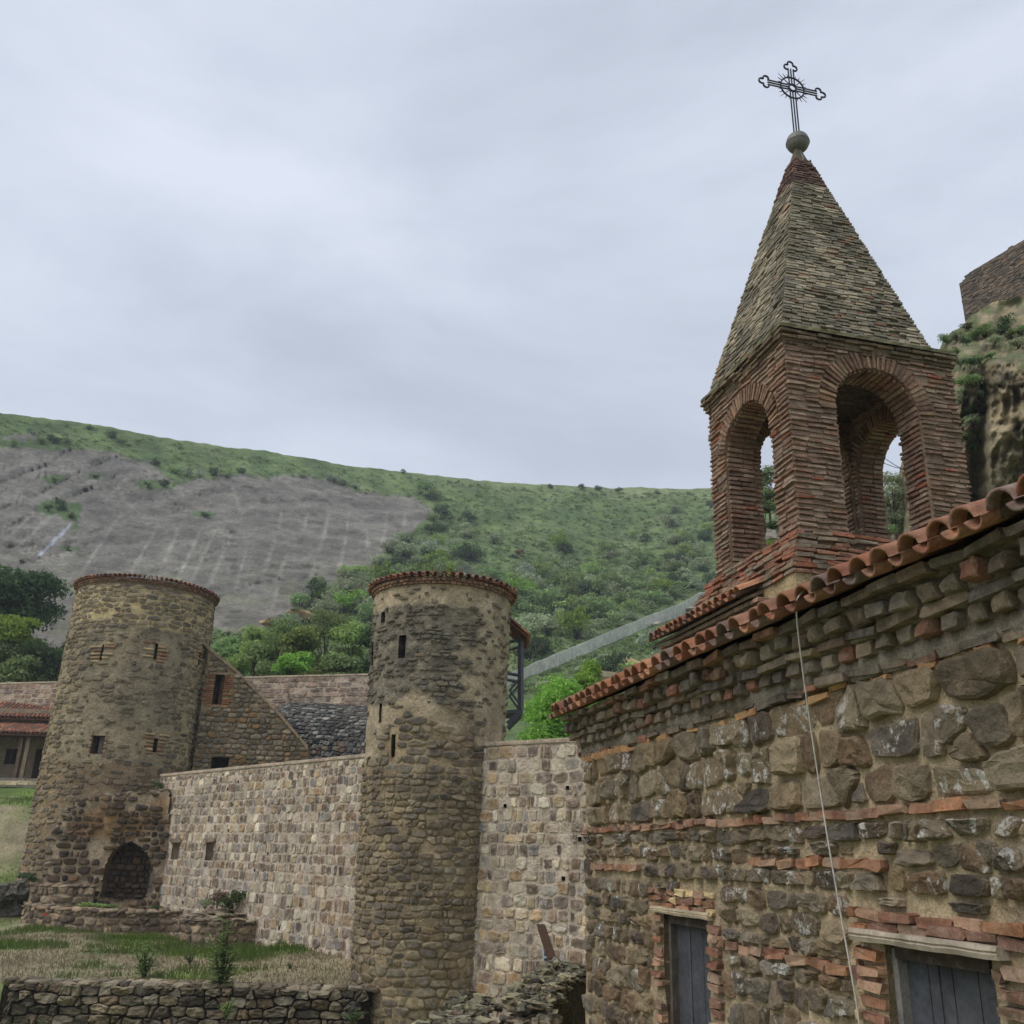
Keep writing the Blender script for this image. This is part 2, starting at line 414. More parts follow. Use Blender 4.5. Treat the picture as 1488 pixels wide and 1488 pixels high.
# ================================================================== SETTING: ground, hills
def plainmesh(name, V, F, mat, cols, smooth=True, kind='structure'): return make(name, V, F, mat, None, cols, smooth, kind)
gv = [(-830, -780, -7), (830, -780, -7), (830, 890, -7), (-830, 890, -7)]
plainmesh('ground', gv, [(0, 1, 2, 3)], M_LAWN, (*rgb(95, 105, 62), 1), False)

RX = [-700, -300, 0, 140, 260, 380, 500, 580, 660, 740, 830, 900, 1035, 1130, 1300, 1500, 1900]
RY = [500, 560, 600, 617, 640, 655, 675, 685, 694, 702, 706, 709, 710, 712, 722, 730, 740]
def r0f(px): return interp(px, [-600, 300, 520, 760, 1000, 1300], [80, 76, 68, 60, 54, 52])
def r1f(px): return interp(px, [-600, 0, 400, 700, 900, 1100, 1500], [185, 190, 200, 215, 235, 235, 190])
BASEY = 1115.
def hill(px, py):
    """a point of the hillside seen at photo position (px,py)"""
    ry = interp(px, RX, RY); v = (BASEY - py) / (BASEY - ry)
    r = r0f(px) + (r1f(px) - r0f(px)) * max(v, 0) ** 1.25
    k = math.sin(math.pi * min(1, max(0, v)))
    slab = pip(px, py, SLAB)
    r += k * (7. * nz(px / 210., py / 160., 3.) + (0 if slab else 3.2) * nz(px / 70., py / 55., 9.) + .9 * nz(px / 22., py / 14., 5.))
    # the gully that runs down the green slope
    gx = interp(py, [708, 800, 880, 960], [1010, 880, 770, 700]); r += 7 * k * math.exp(-((px - gx) / 55.) ** 2) * (py < 980)
    d = ray(px, py); return d * r / math.hypot(d[0], d[1])
SLAB = [(-400, 560), (0, 632), (60, 634), (105, 650), (165, 655), (185, 668), (215, 672), (245, 690), (262, 700), (215, 706), (200, 712), (262, 702), (330, 688), (400, 690), (455, 690), (490, 700), (525, 716), (560, 718), (600, 722), (628, 738), (622, 752), (600, 775), (560, 800), (530, 830), (470, 852), (430, 885), (400, 905), (340, 925), (305, 915), (250, 950), (60, 950), (-400, 960)]
def in_slab(px, py):
    w = 9
    return pip(px + w * nz(px / 25., py / 25., 1.), py + w * nz(px / 25., py / 25., 2.), SLAB)
PATCH = [(70, 645, 38, 9), (165, 634, 10, 8), (85, 738, 32, 11), (103, 748, 16, 8), (80, 696, 18, 5), (228, 704, 30, 7), (140, 690, 12, 4), (108, 650, 20, 4), (298, 747, 18, 4), (100, 797, 16, 3), (20, 645, 12, 6), (2, 644, 8, 8), (268, 692, 20, 6), (330, 683, 40, 7), (110, 766, 6, 3)]
STREAK = [((238, 750), (180, 850)), ((265, 755), (240, 815)), ((298, 757), (258, 842)), ((320, 758), (275, 850)), ((340, 768), (300, 855)), ((330, 795), (305, 850)), ((360, 795), (340, 860)), ((402, 775), (385, 830)), ((448, 740), (440, 775)), ((510, 738), (492, 835)), ((565, 737), (553, 800)), ((535, 770), (535, 800)), ((480, 738), (468, 790)), ((0, 792), (60, 735)), ((20, 800), (75, 750)), ((395, 885), (408, 840)), ((160, 720), (183, 695)), ((332, 690), (352, 750)), ((410, 740), (405, 770)), ((590, 740), (585, 775)), ((420, 800), (400, 850)), ((180, 740), (120, 830)), ((110, 830), (60, 900)), ((460, 800), (452, 850))]
CRACK = [[(0, 796), (60, 792), (110, 786)], [(0, 740), (40, 725), (90, 700), (110, 690)], [(30, 818), (80, 805), (105, 795)], [(75, 865), (85, 885), (105, 900)], [(320, 868), (380, 845), (470, 835), (520, 838)], [(255, 735), (290, 722)], [(100, 690), (150, 672), (190, 655)], [(0, 770), (50, 745), (120, 715), (170, 690)], [(190, 700), (230, 690), (260, 680)], [(330, 770), (370, 785)], [(60, 900), (120, 895), (200, 905)], [(0, 700), (60, 680), (100, 655)]]
def seg_d(px, py, a, b):
    dx, dy = b[0] - a[0], b[1] - a[1]; t = max(0, min(1, ((px - a[0]) * dx + (py - a[1]) * dy) / (dx * dx + dy * dy)))
    return math.hypot(px - a[0] - t * dx, py - a[1] - t * dy), t
C_ROCK = rgb(112, 108, 99); C_ROCK2 = rgb(97, 94, 87); C_STREAK = rgb(158, 154, 142); C_GRASS = rgb(93, 109, 66); C_GR2 = rgb(76, 94, 57); C_GR3 = rgb(110, 120, 82); C_SOIL = rgb(112, 98, 76)
def hill_col(px, py):
    ry = interp(px, RX, RY)
    if in_slab(px, py):
        for (cx, cy, a, b) in PATCH:
            if ((px - cx) / a) ** 2 + ((py - cy) / b) ** 2 < 1 + .6 * nz(px / 6., py / 4., 8.): return C_GR2
        yy_ = py + .32 * px * (px < 330) + (.32 * 330 - .12 * (px - 330)) * (px >= 330)
        c = lerp(C_ROCK, C_ROCK2, sst(-.35, .5, .8 * nz(px / 120., yy_ / 13., 4.) + .6 * nz(px / 30., yy_ / 4., 2.) + .35 * nz(px / 7., py / 3.5, 12.)))
        c = lerp(c, rgb(64, 60, 53), .8 * sst(.3, .46, nz(px / 40., yy_ / 2.6, 22.)) * sst(-.15, .25, nz(px / 70., py / 50., 41.)))
        if py > 800: c = lerp(c, rgb(108, 108, 84), .55 * sst(-.1, .4, nz(px / 40., py / 16., 6.)) * sst(800, 850, py))
        for a, b in STREAK:
            d, t = seg_d(px + 1.5 * nz(px / 12., py / 12., 3.), py, a, b); w = 1.6 + 1.6 * t
            if d < w * 1.6: c = lerp(c, C_STREAK, .5 * (1 - d / (w * 1.6)) * min(1, 3 * t * (1.15 - t) + .1) * (.5 + 1.2 * abs(nz(py / 5., px / 9., 7.))))
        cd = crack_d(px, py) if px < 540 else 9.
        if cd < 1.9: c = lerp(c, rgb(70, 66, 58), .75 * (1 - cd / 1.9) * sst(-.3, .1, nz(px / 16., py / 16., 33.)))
        d, t = seg_d(px, py, (101, 764), (58, 806))
        if d < 2.0: c = rgb(140, 142, 150)
        return c
    c = lerp(C_GRASS, C_GR2, sst(-.3, .4, nz(px / 40., py / 18., 5.)))
    c = lerp(c, C_GR3, .6 * sst(.1, .5, nz(px / 55., py / 26., 15.)) + .5 * (1 - sst(0, 26, py - ry)) * (px > 600))
    if 370 < px < 470 and py > 840: c = lerp(c, C_SOIL, sst(0, .3, nz(px / 22., py / 12., 1.) + .1))
    return c
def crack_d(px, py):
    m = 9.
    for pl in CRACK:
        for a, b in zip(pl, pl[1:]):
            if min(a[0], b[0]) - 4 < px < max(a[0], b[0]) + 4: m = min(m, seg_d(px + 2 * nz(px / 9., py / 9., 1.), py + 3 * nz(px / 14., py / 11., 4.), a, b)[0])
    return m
def build_hill():
    xs = list(np.arange(-700, -20, 20)) + list(np.arange(-20, 680, 3.2)) + list(np.arange(680, 1420, 5)) + list(np.arange(1420, 1901, 24))
    nv = 118; V = []; C = []
    for px in xs:
        ry = interp(px, RX, RY) + 1.6 * nz(px / 14., 0, 3.) + 2.2 * nz(px / 60., 4, 3.)
        for j in range(nv):
            py = BASEY + (ry - BASEY) * (j / (nv - 1)); p = hill(px, max(py, interp(px, RX, RY)))
            if py < interp(px, RX, RY): d = ray(px, py); p = d * math.hypot(p[0], p[1]) / math.hypot(d[0], d[1])
            if in_slab(px, py) and -20 < px < 680:
                d = crack_d(px, py)
                if d < 2.2: p = p * (1 + .009 * (1 - d / 2.2) * (.3 + abs(nz(px / 20., py / 20., 31.)) * 2))
                p = p * (1 + .0028 * math.sin(py / 3.1 + px / 37. + 2.5 * nz(px / 70., py / 40., 2.)) + .002 * nz(px / 6., py / 3., 5.))
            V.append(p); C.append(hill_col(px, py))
    n = len(xs); F = []
    top = len(V)
    for i in range(n):                                    # the plateau behind the ridge and the foot below
        p = V[i * nv + nv - 1]; k = 1 + 40 / math.hypot(p[0], p[1]); V.append(np.array([p[0] * k, p[1] * k, p[2] + 1.])); C.append(C_GR3)
        V.append(np.array([p[0] * k * 1.6, p[1] * k * 1.6, p[2] - 30.])); C.append(C_GRASS)
        q = V[i * nv]; V.append(np.array([q[0] * .9, q[1] * .9, q[2] - 4])); C.append(C_GRASS); V.append(np.array([q[0] * .86, q[1] * .86, -7.5])); C.append(C_GRASS)
    for i in range(n - 1):
        for j in range(nv - 1): F.append((i * nv + j, (i + 1) * nv + j, (i + 1) * nv + j + 1, i * nv + j + 1))
        a, b = top + 4 * i, top + 4 * i + 4
        F += [(i * nv + nv - 1, (i + 1) * nv + nv - 1, b, a), (a, b, b + 1, a + 1), (a + 2, b + 2, (i + 1) * nv, i * nv), (a + 3, b + 3, b + 2, a + 2)]
    plainmesh('hillside', V, F, M_HILL, C)
build_hill()

# the courtyard: lower yard, terrace above the dry stone wall, grass bank at the left
CURT = [(-14.1, 40.8), (-4.5, 30.5), (-2.0, 27.5), (1.93, 24.5)]
DRYW = [tuple(at(0, 1457, 25.6)[:2] + np.array([-3, .3])), tuple(at(0, 1457, 25.4)[:2]), tuple(at(250, 1445, 25.6)[:2]), tuple(at(540, 1434, 25.9)[:2])]
def yard_z(x, y):
    z = interp(y, [0, 11, 16, 24, 30], [-2.5, -2.6, -3.3, -4.0, -4.1])
    dy = interp(x, [p[0] for p in DRYW], [p[1] for p in DRYW])
    if x < -3.2:
        t = sst(dy - .05, dy + .25, y); zt = -3.18 + (y - 25.5) * .038 + (.2 if x > -7 else 0) * sst(28, 32, y)
        zb = interp(y, [39, 42.5, 44, 50, 55.5, 70], [0, .4, 1.1, 4.0, 5.2, 5.4]); bank = sst(-15.5, -20, x)
        zt += bank * zb + .06 * nz(x * .8, y * .8, 2.)
        if x > -15.5: zt = min(zt, -2.6)
        z = z * (1 - t) + zt * t
    return z + .04 * nz(x * 1.3, y * 1.3, 7.)
def lawn_col(x, y):
    g = lerp(rgb(98, 116, 58), rgb(78, 98, 50), sst(-.3, .4, nz(x * .5, y * .5, 1.)))
    straw = rgb(132, 122, 98)
    f = sst(-.28, .45, nz(x * .33, y * .42, 4.) + .35 * nz(x * 1.3, y * 1.3, 8.) + (.34 if -14 < x < -3 and 26 < y < 31 else .06))
    if x < -18 and 41 < y < 52: f = max(f, .65 * sst(-.2, .2, nz(x * .3, y * .5, 6.)))
    if y > 53: f = 0
    return lerp(g, straw, f)
def build_yard():
    xs = np.arange(-46, 8.1, .5); ys = np.concatenate([np.arange(1.5, 24.6, .8), np.arange(24.8, 27, .15), np.arange(27, 62, .45)])
    V = [(x, y, yard_z(x, y)) for x in xs for y in ys]; C = [lawn_col(x, y) for x in xs for y in ys]; m = len(ys)
    F = [(i * m + j, (i + 1) * m + j, (i + 1) * m + j + 1, i * m + j + 1) for i in range(len(xs) - 1) for j in range(m - 1)]
    plainmesh('lawn', V, F, M_LAWN, C)
build_yard()

# ================================================================== NEAR BUILDING
LW = 3.5                                                  # distance of its long wall
def PW(s, z, d):
    s, z, d = (np.asarray(q, float) for q in (s, z, d)); return np.outer(LW - d, EL) + np.outer(s, WD) + np.outer(z, ZZ)
nb = thing('stone_building', fr(LW, 6, -2.6), 'nearest stone and brick building with orange tiled eave, wooden doors and white hanging cable', 'building')
DL = (7.36, 8.21, -2.45, -.40); DR = (4.26, 5.1, -2.45, -.385)
C_ST = [rgb(114, 101, 84), rgb(101, 90, 75), rgb(125, 112, 91), rgb(89, 81, 72), rgb(119, 108, 92), rgb(107, 88, 69), rgb(80, 71, 63), rgb(107, 99, 88), rgb(94, 79, 65), rgb(122, 106, 82)]
C_BR = [rgb(136, 97, 74), rgb(122, 85, 68), rgb(144, 113, 91), rgb(116, 87, 73), rgb(138, 113, 94), rgb(140, 100, 74)]
C_MO = rgb(180, 161, 130)
def nb_wall():
    us = lines(1.0, 10.3, .12, (DL[0], DL[1], DR[0], DR[1])); vs = lines(-2.9, 1.42, .12, (DL[3], DR[3], DL[2]))
    V, F, C = grid_body(PW, us, vs, .3, lambda u, v: lerp(C_MO, rgb(160, 143, 116), sst(-.3, .3, nz(u * .9, v * .9, 3.))), inr([DL, DR]), .028)
    make('wall', V, F, M_MORT, nb, C, True)
    mb = MB(); mb.add(*PWbox(1.0, 10.3, -2.9, 1.45, .302, 2.9), (.2, .17, .12)); mb.build('wall', M_MORT, nb)
def PWbox(s0, s1, z0, z1, dep0, dep1):
    return boxv(fr(LW + (dep0 + dep1) / 2, (s0 + s1) / 2, (z0 + z1) / 2), EL * (dep1 - dep0) / 2, WD * (s1 - s0) / 2, ZZ * (z1 - z0) / 2), BOXF
nb_wall()
rs = random.Random(5)
JAMB = [(DL[0] - .25, DL[1] + .25, -2.6, -.22), (DR[0] - .33, DR[1] + .29, -2.6, -.205)]
HB = (-.6, -.52); BANDS = [(5.15, 7.15, -.585, -.525), (5.0, 6.6, .0, .062), (8.7, 10.0, -.07, -.02)]
holes = JAMB + BANDS
pieces = []
for (u0, u1, v0, v1, rh, w, jit) in ((2.9, 10.3, .345, 1.075, .2, .285, .5), (2.9, 10.3, -.13, .275, .125, .2, .5), (2.9, 10.3, -.56, -.13, .165, .22, .45), (2.9, 10.3, -1.9, -.56, .18, .21, .5)):
    for p in cells(u0, u1, v0, v1, rh, w, rs, jit, holes, wvar=.68):
        q = roundpoly(p, rs.uniform(.018, .05), rs, .16, .07, True)
        if q is None: continue
        h = rs.uniform(.03, .085) if v0 > .3 else rs.uniform(.02, .065)
        V, F = stone_mesh(q, PW, h, rs, 5, .24)
        c = vary(rs.choice(C_ST), .18, rs); c = lerp(c, rgb(140, 124, 98), .45) if q[:, 1].mean() > .34 and rs.random() < .6 else c
        al = 1.0 if rs.random() < .68 else rs.uniform(0, .35)
        pieces.append((V, F, ecol((*c, al), V, 5, C_MO, .3)))
lay(nb, 'stone', 'stone_infill', pieces, M_STONE, 300, False)

bp = []
def run(s0, s1, z, w, h, d1, cols=C_BR, gap=.012, dz=.012, j=.005, dog=None, fill=1.0):
    s = s0
    while s < s1:
        dogged = dog and dog[0] < s < dog[1]
        ww = w * .62 if dogged else min(w * rs.uniform(.65, 1.3), max(.04, s1 - s))
        if rs.random() < fill:
            d = d1 * rs.uniform(.55, 1.15)
            c = vary(rs.choice(cols), .16, rs)
            if dogged: V, F = brick_at(PW, s + ww / 2, z + rs.uniform(-dz, dz), ww * 1.5, h, -.1, d * .9, rs, j, yaw=.65, rollz=rs.uniform(-.06, .06))
            else: V, F = brick_at(PW, s + ww / 2, z + rs.uniform(-dz, dz), ww - gap, h * rs.uniform(.9, 1.1), -.05, d, rs, j * 2.2, rollz=rs.uniform(-.06, .06))
            bp.append((V, F, c))
        s += ww * (1.15 if dogged else 1)
run(3.0, 10.28, .31, .2, .05, .055, dog=(5.1, 6.9))
for s0, s1, a, b in BANDS: run(s0, s1, (a + b) / 2, .24, .055, .05)
for dz_ in (-.30, -.245): run(3.95, 5.35, dz_, .24, .05, .06)
for dz_ in (-.36, -.30, -.245): run(7.2, 8.5, dz_ + .02, .17, .045, .04, C_BR + [rgb(182, 158, 118)] * 3)
z = -2.4
while z < -.42:                                           # brick jambs of both doorways
    for (a, b) in ((DR[1], DR[1] + .29), (DR[0] - .32, DR[0]), (DL[1], DL[1] + .24), (DL[0] - .24, DL[0])):
        run(a, b - .05, z, .3, .055, .05, C_BR + [rgb(176, 150, 112), rgb(110, 90, 74)], dz=.01, fill=.93)
    z += .085
CORN = [rgb(112, 96, 80), rgb(100, 86, 74), rgb(116, 86, 70), rgb(108, 97, 84), rgb(94, 84, 76), rgb(120, 82, 66), rgb(118, 107, 92), rgb(104, 94, 83), rgb(110, 96, 80)]
run(2.9, 10.3, 1.105, .26, .045, .075, CORN, dz=.016, fill=.9)
run(2.9, 8.9, 1.05, .22, .04, .05, [rgb(164, 128, 88), rgb(150, 112, 78)], dz=.02, fill=.55)
for k_ in range(13): bp.append((*brick_at(PW, 8.95 + k_ * .1, 1.05, .1, .05, -.06, .085, rs, .005, yaw=.7, rollz=.35), vary(rgb(158, 122, 86), .12, rs)))
def run2(s0, s1, z0, z1, d0, w, gap, cols, j, name=None):
    s = s0
    while s < s1:
        ww = w * rs.uniform(.86, 1.14)
        if gap > .03:                                      # worn, rounded brick end
            dd = d0 * rs.uniform(.86, 1.08); V, F = rock((0, 0, 0), ((dd + .06) / 2, (ww - gap * .75) / 2, (z1 - z0) * rs.uniform(.52, .62)), rs, .12, math.atan2(-EL[1], -EL[0]) + rs.uniform(-.12, .12), .3); bp.append((V + PW([s + ww / 2], [(z0 + z1) / 2 + rs.uniform(-.01, .01)], [(dd - .06) / 2])[0], F, vary(rs.choice(cols), .2, rs)))
        else: bp.append((*brick_at(PW, s + ww / 2, (z0 + z1) / 2 + rs.uniform(-.006, .006), ww - gap, (z1 - z0) * rs.uniform(.85, 1.1), -.05, d0 * rs.uniform(.88, 1.1), rs, j, yaw=rs.uniform(-.1, .1), rollz=rs.uniform(-.08, .08)), vary(rs.choice(cols), .2, rs)))
        s += ww
run2(2.9, 10.3, 1.195, 1.275, .125, .197, .07, CORN, .008)
run2(2.9, 10.3, 1.285, 1.34, .16, .33, .012, CORN[:2] + CORN[3:5] + [rgb(136, 118, 98)], .008)
run2(2.9, 10.3, 1.355, 1.44, .235, .2, .07, CORN, .008)
run2(2.9, 10.3, 1.46, 1.515, .27, .27, .012, CORN[1:5], .008)
lay(nb, 'brick', 'brick_infill', bp, M_BRICK, 300, False)
# mortar bedding of the corbelled cornice: stepped and rough
def bedding():
    prof = [(1.08, .02), (1.13, .05), (1.185, .062), (1.19, .055), (1.28, .06), (1.285, .11), (1.345, .115), (1.35, .13), (1.445, .15), (1.45, .18), (1.51, .19), (1.515, .1)]
    ss = np.arange(1.0, 10.31, .09); V = []; C = []; m = len(prof)
    for s in ss:
        for k, (z, d) in enumerate(prof):
            dd = d + .016 * nz(s * 5, z * 9, 3.) + .01 * nz(s * 17, z * 20, 5.); V.append(PW([s], [z + .008 * nz(s * 4, k, 2.)], [dd])[0])
            C.append(lerp(rgb(148, 138, 124), rgb(112, 100, 86), sst(-.25, .25, nz(s * 1.1, z * 6, 9.))))
    F = [(i * m + j, (i + 1) * m + j, (i + 1) * m + j + 1, i * m + j + 1) for i in range(len(ss) - 1) for j in range(m - 1)]
    make('cornice', V, F, M_MORT, nb, C, True)
bedding()

# --- barrel tiles
def tile_mesh(name, ra, rb, L, th, concave, rng):
    """half barrel: +x down the slope, arched towards +z (or hollow)"""
    V = []; F = []; n = 9
    for i, (x, r) in enumerate(((0, rb), (L * .5, (ra + rb) / 2), (L, ra))):
        for k in range(n):
            a = math.pi * (.02 + .96 * k / (n - 1)); sg = -1 if concave else 1
            for rr in (r, r - th):
                V.append((x, rr * math.cos(a) * 1.0, sg * rr * math.sin(a) * .95 + (0 if not concave else r * .55) + rng.uniform(-.003, .003)))
    ix = lambda i, k, o: (i * n + k) * 2 + o
    for i in range(2):
        for k in range(n - 1):
            F += [(ix(i, k, 0), ix(i, k + 1, 0), ix(i + 1, k + 1, 0), ix(i + 1, k, 0)), (ix(i, k, 1), ix(i + 1, k, 1), ix(i + 1, k + 1, 1), ix(i, k + 1, 1))]
    for k in range(n - 1):
        F += [(ix(2, k, 0), ix(2, k + 1, 0), ix(2, k + 1, 1), ix(2, k, 1)), (ix(0, k, 1), ix(0, k + 1, 1), ix(0, k + 1, 0), ix(0, k, 0))]
    for i in range(2):
        for k in (0, n - 1): F.append((ix(i, k, 0), ix(i + 1, k, 0), ix(i + 1, k, 1), ix(i, k, 1)))
    return V, F
C_TI = [rgb(142, 96, 72), rgb(130, 84, 65), rgb(152, 108, 82), rgb(116, 76, 61), rgb(138, 98, 78), rgb(104, 86, 78)]
def tile_data(name, ra, rb, L, th, concave, cols, rng, n=5):
    res = []
    for i in range(n):
        V, F = tile_mesh(name, ra, rb, L, th, concave, rng); m = bpy.data.meshes.new(name); m.from_pydata(V, [], F)
        a = m.color_attributes.new('col', 'FLOAT_COLOR', 'POINT'); c = np.tile(np.array([*vary(cols[i % len(cols)], .12, rng), 1.]), (len(V), 1)); a.data.foreach_set('color', c.ravel())
        m.polygons.foreach_set('use_smooth', np.ones(len(m.polygons), bool)); m.materials.append(M_TILE); res.append((m, V, F, c))
    return res
def frame_m(o, x, y, z):
    m = Matrix.Identity(4)
    for i, a in enumerate((x, y, z, o)):
        for k in range(3): m[k][i] = a[k]
    return m
def put_tile(data, mat, parent, single, mb, name='roof_tile'):
    m, V, F, c = data
    if single:
        o = bpy.data.objects.new(name, m); COL.objects.link(o); o.matrix_basis = mat; adopt(o, parent)
    else:
        A = np.array(mat); mb.add(np.array(V) @ A[:3, :3].T + A[:3, 3], F, c)
def tile_roof(parent, l0, z0, slope, s0, s1, pitch, ra, L, rows, singles, cov, cha, rng, trim=None):
    dn = -EL * math.cos(slope) - ZZ * math.sin(slope); nr = ZZ * math.cos(slope) - EL * math.sin(slope); mb = MB()
    n = int((s1 - s0) / pitch)
    for r in range(rows):
        for i in range(n + 1):
            s = s0 + i * pitch
            if trim and trim(s, r): continue
            for kind in (0, 1):
                ss = s + (pitch / 2 if kind else 0) + rng.uniform(-.012, .012); lip = rng.uniform(-.02, .025) - (0 if kind == 0 else .035)
                o = fr(l0, ss, z0) - dn * (L + r * L * .8 + lip) + nr * ((.0 if kind else .035) + r * .004 + rng.uniform(-.004, .006))
                a = rng.uniform(-.05, .05); x = dn * math.cos(a) + WD * math.sin(a); y = WD * math.cos(a) - dn * math.sin(a)
                put_tile(rng.choice(cha if kind else cov), frame_m(o, x, y, nr), parent, (r < singles[kind]), mb)
    mb.build('roof_tiling', M_TILE, parent, True, 'stuff')
cov = tile_data('roof_tile', .09, .074, .46, .017, False, C_TI, rs, 6); cha = tile_data('roof_tile', .064, .085, .46, .015, True, C_TI[1:], rs, 5)
SL = rad(22.5)
def eave_shade():  # added dark strip behind the tile mouths, its colour stands in for their shade
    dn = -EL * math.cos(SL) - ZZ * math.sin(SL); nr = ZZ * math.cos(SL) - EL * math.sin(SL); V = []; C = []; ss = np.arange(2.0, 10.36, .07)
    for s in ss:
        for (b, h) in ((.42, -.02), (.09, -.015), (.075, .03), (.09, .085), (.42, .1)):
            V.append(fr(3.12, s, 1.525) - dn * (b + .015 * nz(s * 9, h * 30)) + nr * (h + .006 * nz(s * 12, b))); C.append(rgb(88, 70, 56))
    F = [(5 * i + k, 5 * i + 5 + k, 5 * i + 6 + k, 5 * i + 1 + k) for i in range(len(ss) - 1) for k in range(4)]; make('tile_shade_strip', V, F, M_MORT, nb, C, True)
eave_shade()
tile_roof(nb, 3.12, 1.525, SL, 2.1, 10.3, .209, .098, .46, 9, (3, 1), cov, cha, rs)
def roofdeck(parent, l0, z0, slope, s0, s1, length, th=.05, mat=M_DARK, c=(.05, .04, .035), name='roof'):
    up = EL * math.cos(slope) + ZZ * math.sin(slope); nr = ZZ * math.cos(slope) - EL * math.sin(slope)
    mb = MB(); mb.add(boxv(fr(l0, (s0 + s1) / 2, z0) + up * length / 2 - nr * (th / 2 + .02), up * length / 2, WD * (s1 - s0) / 2, nr * th / 2), BOXF, c); mb.build(name, mat, parent)
roofdeck(nb, 3.3, 1.535, SL, 1.0, 10.3, 3.35, .04, M_WOOD, rgb(62, 52, 44))
# --- doors
def door(H, boards, post):
    a, b, c, d = H; dep = .08
    V, F = PWbox(a, b, c, d, dep + .06, dep + .1); f = MB(); f.add(V, F, rgb(44, 43, 45))
    do = f.build('door', M_PAINT, nb)
    w = (b - a - .07) / boards
    for i in range(boards):
        m = MB(); s = a + .035 + w * (i + .5)
        m.add(boxv(fr(LW + dep + .03, s, (c + d) / 2 - .03), EL * .018, WD * (w / 2 - .004), ZZ * ((d - c) / 2 - .05)), BOXF, vary(rgb(64, 65, 69), .1, rs)); m.build('board', M_PAINT, do)
    for s in (a + .025, b - .025):
        m = MB(); m.add(boxv(fr(LW + dep, s, (c + d) / 2 - .01), EL * .045, WD * .024, ZZ * ((d - c) / 2 - .012)), BOXF, rgb(112, 108, 104) if post and s > b - .1 else rgb(78, 70, 64)); m.build('frame_post', M_WOOD, do)
    m = MB(); m.add(boxv(fr(LW + dep - .01, (a + b) / 2, d - .04), EL * .05, WD * ((b - a) / 2 - .052), ZZ * .032), BOXF, rgb(62, 52, 46)); m.build('frame_head', M_WOOD, do)
    m = MB(); m.add(boxv(fr(LW + dep + .01, (a + b) / 2 + .12 * (1 if boards > 2 else 0), (c + d) / 2), EL * .006, WD * .02, ZZ * ((d - c) / 2 - .06)), BOXF, rgb(70, 70, 75)); m.build('cover_strip', M_PAINT, do)
door(DL, 3, False); door(DR, 4, True)
def lintel(s0, s1, z, h, d, c):
    m = MB()
    n = 14; V = []; ss = np.linspace(s0, s1, n)
    for s in ss:
        for (zz, dd) in ((-.5, -.12), (-.5, 1), (-.12, 1.12), (.0, .98), (.14, 1.1), (.5, 1), (.5, -.12)): V.append(PW([s], [z + h * zz + .006 * nz(s * 6, zz, 3)], [d * dd + .004 * nz(s * 9, zz * 4, 1)])[0])
    F = [(i * 7 + j, (i + 1) * 7 + j, (i + 1) * 7 + (j + 1) % 7, i * 7 + (j + 1) % 7) for i in range(n - 1) for j in range(7)] + [tuple(range(7)), tuple(range((n - 1) * 7, n * 7))]
    make('lintel', V, F, M_WOOD, nb, (*c, 1))
lintel(4.12, 5.32, -.352, .062, .08, rgb(150, 138, 122)); lintel(7.25, 8.4, -.372, .05, .05, rgb(160, 146, 122))

# --- the cable
cp = [at(1157, 872, 1) * 0]
pts = []
for (px, py, l) in ((1168, 858, 3.16), (1160, 868, 3.11), (1157, 880, 3.12), (1160, 920, 3.18), (1170, 1000, 3.27), (1186, 1110, 3.35), (1203, 1220, 3.36), (1222, 1330, 3.38), (1238, 1420, 3.39), (1247, 1475, 3.4), (1256, 1560, 3.4)):
    r = ray(px, py); pts.append(r * l / (r @ EL))
def spline(pts, n=6):
    o = []
    P_ = [pts[0]] + list(pts) + [pts[-1]]
    for i in range(1, len(P_) - 2):
        for k in range(n):
            t = k / n; a, b, c, d = P_[i - 1:i + 3]
            o.append(.5 * (2 * b + (c - a) * t + (2 * a - 5 * b + 4 * c - d) * t * t + (3 * b - a - 3 * c + d) * t ** 3))
    o.append(pts[-1]); return o
V, F = tube(spline(pts), .0055, 6)
tag(make('hanging_cable', V, F, M_ROPE, None, None, True), 'thin pale cable hanging from the orange tile eave down the stone wall', 'cable')

# ================================================================== BELL TOWER
L0, L1, S0, S1, ZB, ZT, TH = 6.6, 9.38, 10.6, 13.03, 4.2, 7.1, .48
bt = thing('bell_tower', fr(8, 11.85, 3.2), 'open brick bell tower with round arches and pointed brick spire under an iron cross', 'bell tower')
rb = random.Random(21)
def P_front(l, z, d): l, z, d = (np.asarray(q, float) for q in (l, z, d)); return np.outer(l, EL) + np.outer(S0 - d, WD) + np.outer(z, ZZ)
def P_left(s, z, d): s, z, d = (np.asarray(q, float) for q in (s, z, d)); return np.outer(L0 - d, EL) + np.outer(s, WD) + np.outer(z, ZZ)
def P_back(l, z, d): l, z, d = (np.asarray(q, float) for q in (l, z, d)); return np.outer(l, EL) + np.outer(S1 - TH - d, WD) + np.outer(z, ZZ)     # inner face of the far wall
def P_right(s, z, d): s, z, d = (np.asarray(q, float) for q in (s, z, d)); return np.outer(L1 - TH - d, EL) + np.outer(s, WD) + np.outer(z, ZZ)   # inner face of the right wall
AF = (8.03, .7, 6.18); AL = (11.83, .72, 5.95); AB = (8.03, .83, 6.1); AR = (11.77, .7, 5.95)
C_BT = [rgb(126, 98, 83), rgb(117, 91, 78), rgb(136, 111, 94), rgb(126, 106, 92), rgb(130, 99, 83), rgb(114, 92, 81), rgb(142, 122, 105), rgb(122, 101, 87)]
C_BTM = rgb(122, 103, 86)
